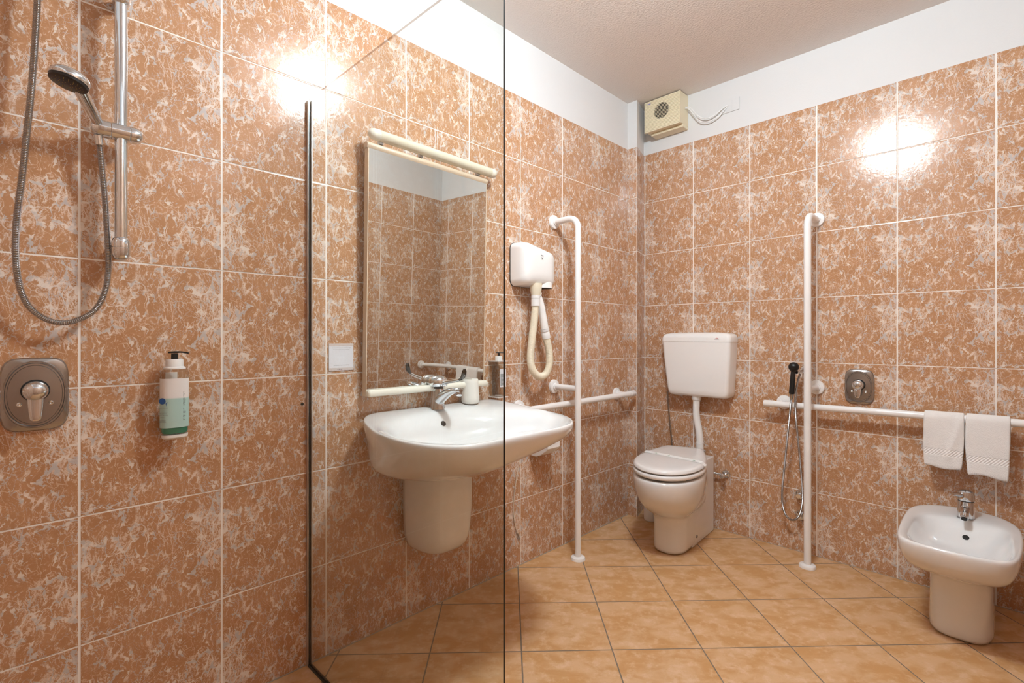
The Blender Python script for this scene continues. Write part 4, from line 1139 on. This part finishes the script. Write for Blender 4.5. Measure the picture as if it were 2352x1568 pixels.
for i, (z, lab_) in enumerate(((0.300, 'chrome angle valve behind the spray hose, the upper of the two'), (0.193, 'chrome angle valve behind the spray hose, the lower of the two'))):
    c = Vector((0.932 + 0.002 * i, ROOM_YB, z))
    a_v = thing('angle_valve', lab_, 'valve', tuple(c), 'valves behind the spray hose')
    obj('rosette', B().lathe([(0.0270, 0.0005), (0.0270, 0.003), (0.022, 0.010), (0.011, 0.013)], c, (0, -1, 0), 32), M['chrome'], a_v)
    kb_ = B().lathe([(0.0100, 0.012), (0.0100, 0.026), (0.0145, 0.028), (0.0145, 0.040), (0.011, 0.044), (0.0, 0.0445)], c, (0, -1, 0), 12)
    obj('knob', kb_, M['chrome'], a_v)
    if i: obj('outlet', B().cyl(c + Vector((0.0, -0.020, 0.0)), c + Vector((0.008, -0.048, 0.018)), 0.0065, n=16), M['chrome'], a_v)

# ------------------------------------------------------------------ bidet
bd = thing('bidet', 'white ceramic floor-standing bidet below the two towels', 'bidet', (1.563, 2.6, 0))
RZ = 0.388
bp_pts = [(1.400, 2.330), (1.425, 2.272), (1.493, 2.250), (1.595, 2.246), (1.679, 2.264), (1.716, 2.315), (1.731, 2.437), (1.735, 2.620), (1.722, 2.740), (1.675, 2.825), (1.600, 2.862), (1.520, 2.862), (1.446, 2.822), (1.398, 2.735), (1.390, 2.600), (1.392, 2.450)]
bo = resample(catmull([(x, y, 0) for x, y in bp_pts], 6, closed=True), n=72, closed=True)
BCX, BCY = 1.563, 2.55
def bdo(sx, sy, z, cx=BCX, cy=BCY): return [Vector((cx + (p.x - cx) * sx, cy + (p.y - cy) * sy, z)) for p in bo]
def bel(f, z, cx, cy, a, b_, e=3.0):
    r = []
    for p in bo:
        t = math.atan2((p.y - cy) / b_, (p.x - cx) / a); c, s_ = math.cos(t), math.sin(t)
        q = p.lerp(Vector((cx + a * math.copysign(abs(c) ** (2 / e), c), cy + b_ * math.copysign(abs(s_) ** (2 / e), s_), 0)), f)
        r.append(Vector((q.x, q.y, z)))
    return r
ped = (1.566, 2.640, 0.094, 0.190)
rings = [bel(1, 0.0, 1.566, 2.640, 0.096, 0.193, 3.2), bel(1, 0.008, 1.566, 2.640, 0.096, 0.193, 3.2), bel(1, 0.06, *ped), bel(1, 0.15, 1.566, 2.640, 0.0925, 0.186), bel(1, 0.225, 1.566, 2.640, 0.094, 0.190), bel(0.90, 0.244, 1.566, 2.63, 0.098, 0.200), bel(0.62, 0.262, 1.566, 2.61, 0.110, 0.215), bel(0.34, 0.285, 1.565, 2.60, 0.12, 0.23),
         bel(0.15, 0.315, 1.563, 2.58, 0.12, 0.23), bdo(0.985, 0.985, 0.350), bdo(1.0, 1.0, RZ - 0.014), bdo(0.997, 0.997, RZ - 0.005), bdo(0.975, 0.985, RZ), bdo(0.945, 0.965, RZ + 0.0005),
         bel(0.55, RZ - 0.002, 1.566, 2.490, 0.143, 0.210, 4.0), bel(0.95, RZ - 0.006, 1.566, 2.490, 0.143, 0.210, 4.0), bel(1.0, RZ - 0.016, 1.566, 2.488, 0.139, 0.205, 3.8), bel(1.0, RZ - 0.050, 1.567, 2.482, 0.126, 0.188, 3.4), bel(1.0, RZ - 0.082, 1.568, 2.475, 0.100, 0.155, 3.0), bel(1.0, RZ - 0.104, 1.570, 2.47, 0.060, 0.095, 2.4), bel(1.0, RZ - 0.111, 1.570, 2.46, 0.015, 0.02, 2)]
bb = B().loft(rings, True, True)
bbody = obj('bowl', bb, M['ceramic'], bd, sub=1)
bvh = BVHTree.FromPolygons([tuple(v) for v in bb.v], bb.f)
loc, nrm = hit((1.577, 2.44, 0.330), (0, 1, -0.02))
if nrm.y > 0: nrm = -nrm
obj('overflow_hole', B().lathe([(0.0105, 0.0), (0.0105, 0.0020), (0.009, 0.0026)], loc + nrm * 0.0012, nrm, 24, side=(1, 0, 0)), M['dark'], bbody)
BX_, BY_ = 1.573, 2.742
bz = RZ - 0.001
bf = thing('bidet_faucet', 'small chrome mixer tap on the rear edge of the bidet', 'faucet', (BX_, BY_, bz))
rings = [er((BX_, BY_, bz), 0.0255, 0.026, e=3.5), er((BX_, BY_, bz + 0.010), 0.0245, 0.025, e=3.5), er((BX_, BY_, bz + 0.045), 0.0235, 0.0235, e=2.6), er((BX_, BY_, bz + 0.058), 0.0235, 0.0235)]
bod = obj('body', B().loft(rings), M['chrome'], bf)
spb = B().tube([(BX_, BY_ - 0.010, bz + 0.034), (BX_, BY_ - 0.045, bz + 0.031), (BX_, BY_ - 0.072, bz + 0.026)], [0.0150, 0.0130, 0.0110], 24)
sp_o = obj('spout', spb, M['chrome'], bf)
obj('aerator', B().tube([(BX_, BY_ - 0.073, bz + 0.0255), (BX_, BY_ - 0.088, bz + 0.0175)], [0.0120, 0.0120], 24).tube([(BX_, BY_ - 0.0882, bz + 0.0174), (BX_, BY_ - 0.0925, bz + 0.0151)], [0.0105, 0.0098], 24), [M['chrome']], sp_o)
ax = Vector((0, -0.882, -0.471)).normalized()
obj('aerator_mouth', B().lathe([(0.0088, 0.0), (0.0088, 0.0006)], Vector((BX_, BY_ - 0.0927, bz + 0.0150)), ax, 24), M['dark'], sp_o)
obj('neck_ring', B().lathe([(0.0228, 0.0582), (0.0228, 0.0612)], (BX_, BY_, bz), n=32), M['black'], bf)
obj('cap', B().lathe([(0.0245, 0.0616), (0.0252, 0.066), (0.0250, 0.083), (0.0225, 0.093), (0.014, 0.099), (0.0, 0.1005)], (BX_, BY_, bz), n=36), M['chrome'], bf)
obj('lever', B().tube([(BX_ - 0.010, BY_ - 0.014, bz + 0.082), (BX_ - 0.024, BY_ - 0.040, bz + 0.086), (BX_ - 0.033, BY_ - 0.058, bz + 0.089)], [0.0085, 0.0068, 0.0050], 16), M['chrome'], bf)

for o_ in bf.children_recursive:
    for v in o_.data.vertices: v.co = v.co * 1.10
# ------------------------------------------------------------------ towels on the rail
def towel(x0, x1, zf, zback, label, seed, lean, fold):
    rnd = random.Random(seed)
    yr, zr = 2.80, 0.779 + (x0 - 1.3) * 0.008
    th = 0.0075
    def prof(u_):
        """outer/inner outline of the hanging strip at width fraction u_"""
        zf_ = zf + 0.004 * math.sin(7 * u_ + seed) - 0.006 * u_
        zb_ = zback
        ri = RR + 0.0010; ro = ri + th
        w = lambda z, k: 0.0022 * math.sin(3.1 * u_ + k + 18 * z) + fold * math.exp(-((u_ - 0.93 + (0.78 - z) * 1.9) / 0.09) ** 2) * (1 if z > 0.60 else 0)
        outer = []; inner = []
        nz_ = 12
        for k in range(nz_ + 1):
            z = zf_ + (zr - zf_) * k / nz_
            s_ = lean * (1 - k / nz_)
            outer.append((yr - ro - 0.0015 - s_ - w(z, 0), z)); inner.append((yr - ri - s_ - w(z, 0) * 0.9, z))
        for k in range(1, 8):
            a = PI * k / 8
            outer.append((yr - ro * math.cos(a), zr + ro * math.sin(a))); inner.append((yr - ri * math.cos(a), zr + ri * math.sin(a)))
        for k in range(nz_ + 1):
            z = zr + (zb_ - zr) * k / nz_
            outer.append((yr + ro, z)); inner.append((yr + ri, z))
        return outer + inner[::-1]
    n = 22; rings = []
    for i in range(n + 1):
        u_ = i / n
        pf = prof(u_)
        r = []
        for (y, z) in pf:
            x = x0 + (x1 - x0) * u_
            x += 0.006 * (0.5 - abs(u_ - 0.5)) * 0 + (0.004 * math.sin(9 * z + seed)) * (1 if 0 < i < n else 0.7)
            # narrowing a little towards the hem
            hemf = max(0.0, (0.66 - z)) * 0.10
            x += (0.5 - u_) * hemf
            r.append(Vector((x, y + 0.0006 * rnd.uniform(-1, 1), z)))
        rings.append(r)
    o = obj('towel', B().loft(rings), M['towel'], loc=(x0, 2.78, zf), sub=1)
    tag(o, label, 'towel', 'towels on the rail')
    return o
towel(1.432, 1.566, 0.568, 0.560, 'left white hand towel folded over the rail above the bidet', 1, 0.004, 0.006)
towel(1.571, 1.706, 0.556, 0.575, 'right white hand towel folded over the rail above the bidet', 5, 0.006, 0.0)

# ------------------------------------------------------------------ extractor fan, cables and cover plate
fn = thing('extractor_fan', 'cream ribbed extractor fan box in the corner under the ceiling', 'extractor fan', (0.20, ROOM_YB, 2.39))
fx0, fx1, fy, fz0, fz1 = 0.086, 0.322, 2.772, 2.402, 2.597
fbx = B().box((fx0 + 0.004, fy + 0.012, fz0 + 0.004), (fx1 - 0.002, ROOM_YB, fz1 - 0.001))
fbx.box((fx0 + 0.022, fy + 0.040, fz0 - 0.013), (fx1 - 0.003, ROOM_YB, fz0 + 0.006))
obj('housing', fbx, M['cream'], fn, smooth=False, bevel=0.004)
# ribbed front panel with a round opening: strips cut around the circle
cx_, cz_, rc = 0.200, 2.512, 0.0490
rib = B(); pitch = 0.0083
nst = int((fz1 - fz0) / pitch)
for k in range(nst):
    za = fz0 + k * pitch; zb_ = za + pitch * 0.62; zm = (za + zb_) / 2
    d = abs(zm - cz_)
    segs_ = [(fx0, fx1)]
    rib_front = fy - 0.0028
    if d < rc:
        hw_ = math.sqrt(rc * rc - d * d)
        rib.box((fx0, rib_front, za), (cx_ - hw_, fy + 0.001, zb_)); rib.box((cx_ + hw_, rib_front, za), (fx1, fy + 0.001, zb_))
        rib.box((cx_ - hw_, rib_front, za + pitch * 0.18), (cx_ + hw_, fy - 0.0005, za + pitch * 0.46))
    else:
        rib.box((fx0, rib_front, za), (fx1, fy + 0.011, zb_))
    # web between ribs, absent inside the opening
    zc = zb_ + pitch * 0.19; dd = abs(zc - cz_)
    if dd < rc:
        hw_ = math.sqrt(rc * rc - dd * dd)
        rib.box((fx0, fy, zb_), (cx_ - hw_, fy + 0.011, za + pitch)); rib.box((cx_ + hw_, fy, zb_), (fx1, fy + 0.011, za + pitch))
    else:
        rib.box((fx0, fy, zb_), (fx1, fy + 0.011, za + pitch))
    if d < rc:
        hw_ = math.sqrt(rc * rc - d * d)
        rib.box((fx0, fy, za), (cx_ - hw_, fy + 0.011, zb_)); rib.box((cx_ + hw_, fy, za), (fx1, fy + 0.011, zb_))
frp = obj('front_panel', rib, M['cream'], fn, smooth=False)
# inside the opening only slim bars: dark disc just behind thin slats
obj('opening', B().disc((cx_, fy + 0.0112, cz_), (0, -1, 0), rc + 0.001, rc + 0.001, 0.0006, 40), M['dark'], fn)
dk = B()
for k in range(nst):
    za = fz0 + k * pitch + pitch * 0.10; zb_ = fz0 + k * pitch + pitch * 0.62
for a in (0.5, 1.6, 2.7, 3.7, 4.8, 5.8):
    dk.cyl((cx_ + 0.012 * math.cos(a), fy + 0.006, cz_ + 0.012 * math.sin(a)), (cx_ + rc * 0.97 * math.cos(a + 0.35), fy + 0.006, cz_ + rc * 0.97 * math.sin(a + 0.35)), 0.0009, n=8)
obj('fan_guard', dk, M['cream'], fn)
lg = B()
for i in range(4): lg.box((0.104 + i * 0.0065, fy - 0.0036, 2.574), (0.109 + i * 0.0065, fy - 0.0029, 2.5785))
obj('logo', lg, M['violetink'], fn, smooth=False)
sock = thing('cover_plate', 'blank white cable cover plate on the wall right of the fan', 'cover plate', (0.568, ROOM_YB, 2.45))
obj('plate', B().box((0.508, ROOM_YB - 0.006, 2.416), (0.624, ROOM_YB - 0.0005, 2.488)), M['plaster'], sock, smooth=False, bevel=0.002)
obj('insert', B().box((0.548, ROOM_YB - 0.0075, 2.424), (0.584, ROOM_YB - 0.0062, 2.480)), M['plaster'], sock, smooth=False, bevel=0.0006)
c0 = (0.322, 2.840, 2.512); c1 = (0.566, ROOM_YB - 0.008, 2.456)
tag(obj('power_cable', B().tube(catmull([c0, (0.350, 2.838, 2.502), (0.385, 2.842, 2.455), (0.415, 2.850, 2.424), (0.455, 2.855, 2.410), (0.500, 2.860, 2.422), (0.540, 2.868, 2.447), c1], 6), 0.0031, 10), M['white'], loc=c1), 'upper of two thin white cables from the fan to the cover plate', 'cable', 'fan cables')
c0 = (0.322, 2.836, 2.505); c1 = (0.563, ROOM_YB - 0.008, 2.452)
tag(obj('power_cable', B().tube(catmull([c0, (0.345, 2.834, 2.494), (0.372, 2.838, 2.455), (0.400, 2.846, 2.412), (0.430, 2.852, 2.393), (0.465, 2.855, 2.388), (0.510, 2.862, 2.402), (0.545, 2.870, 2.435), c1], 6), 0.0031, 10), M['white'], loc=c1), 'lower of two thin cables from the fan to the cover plate', 'cable', 'fan cables')
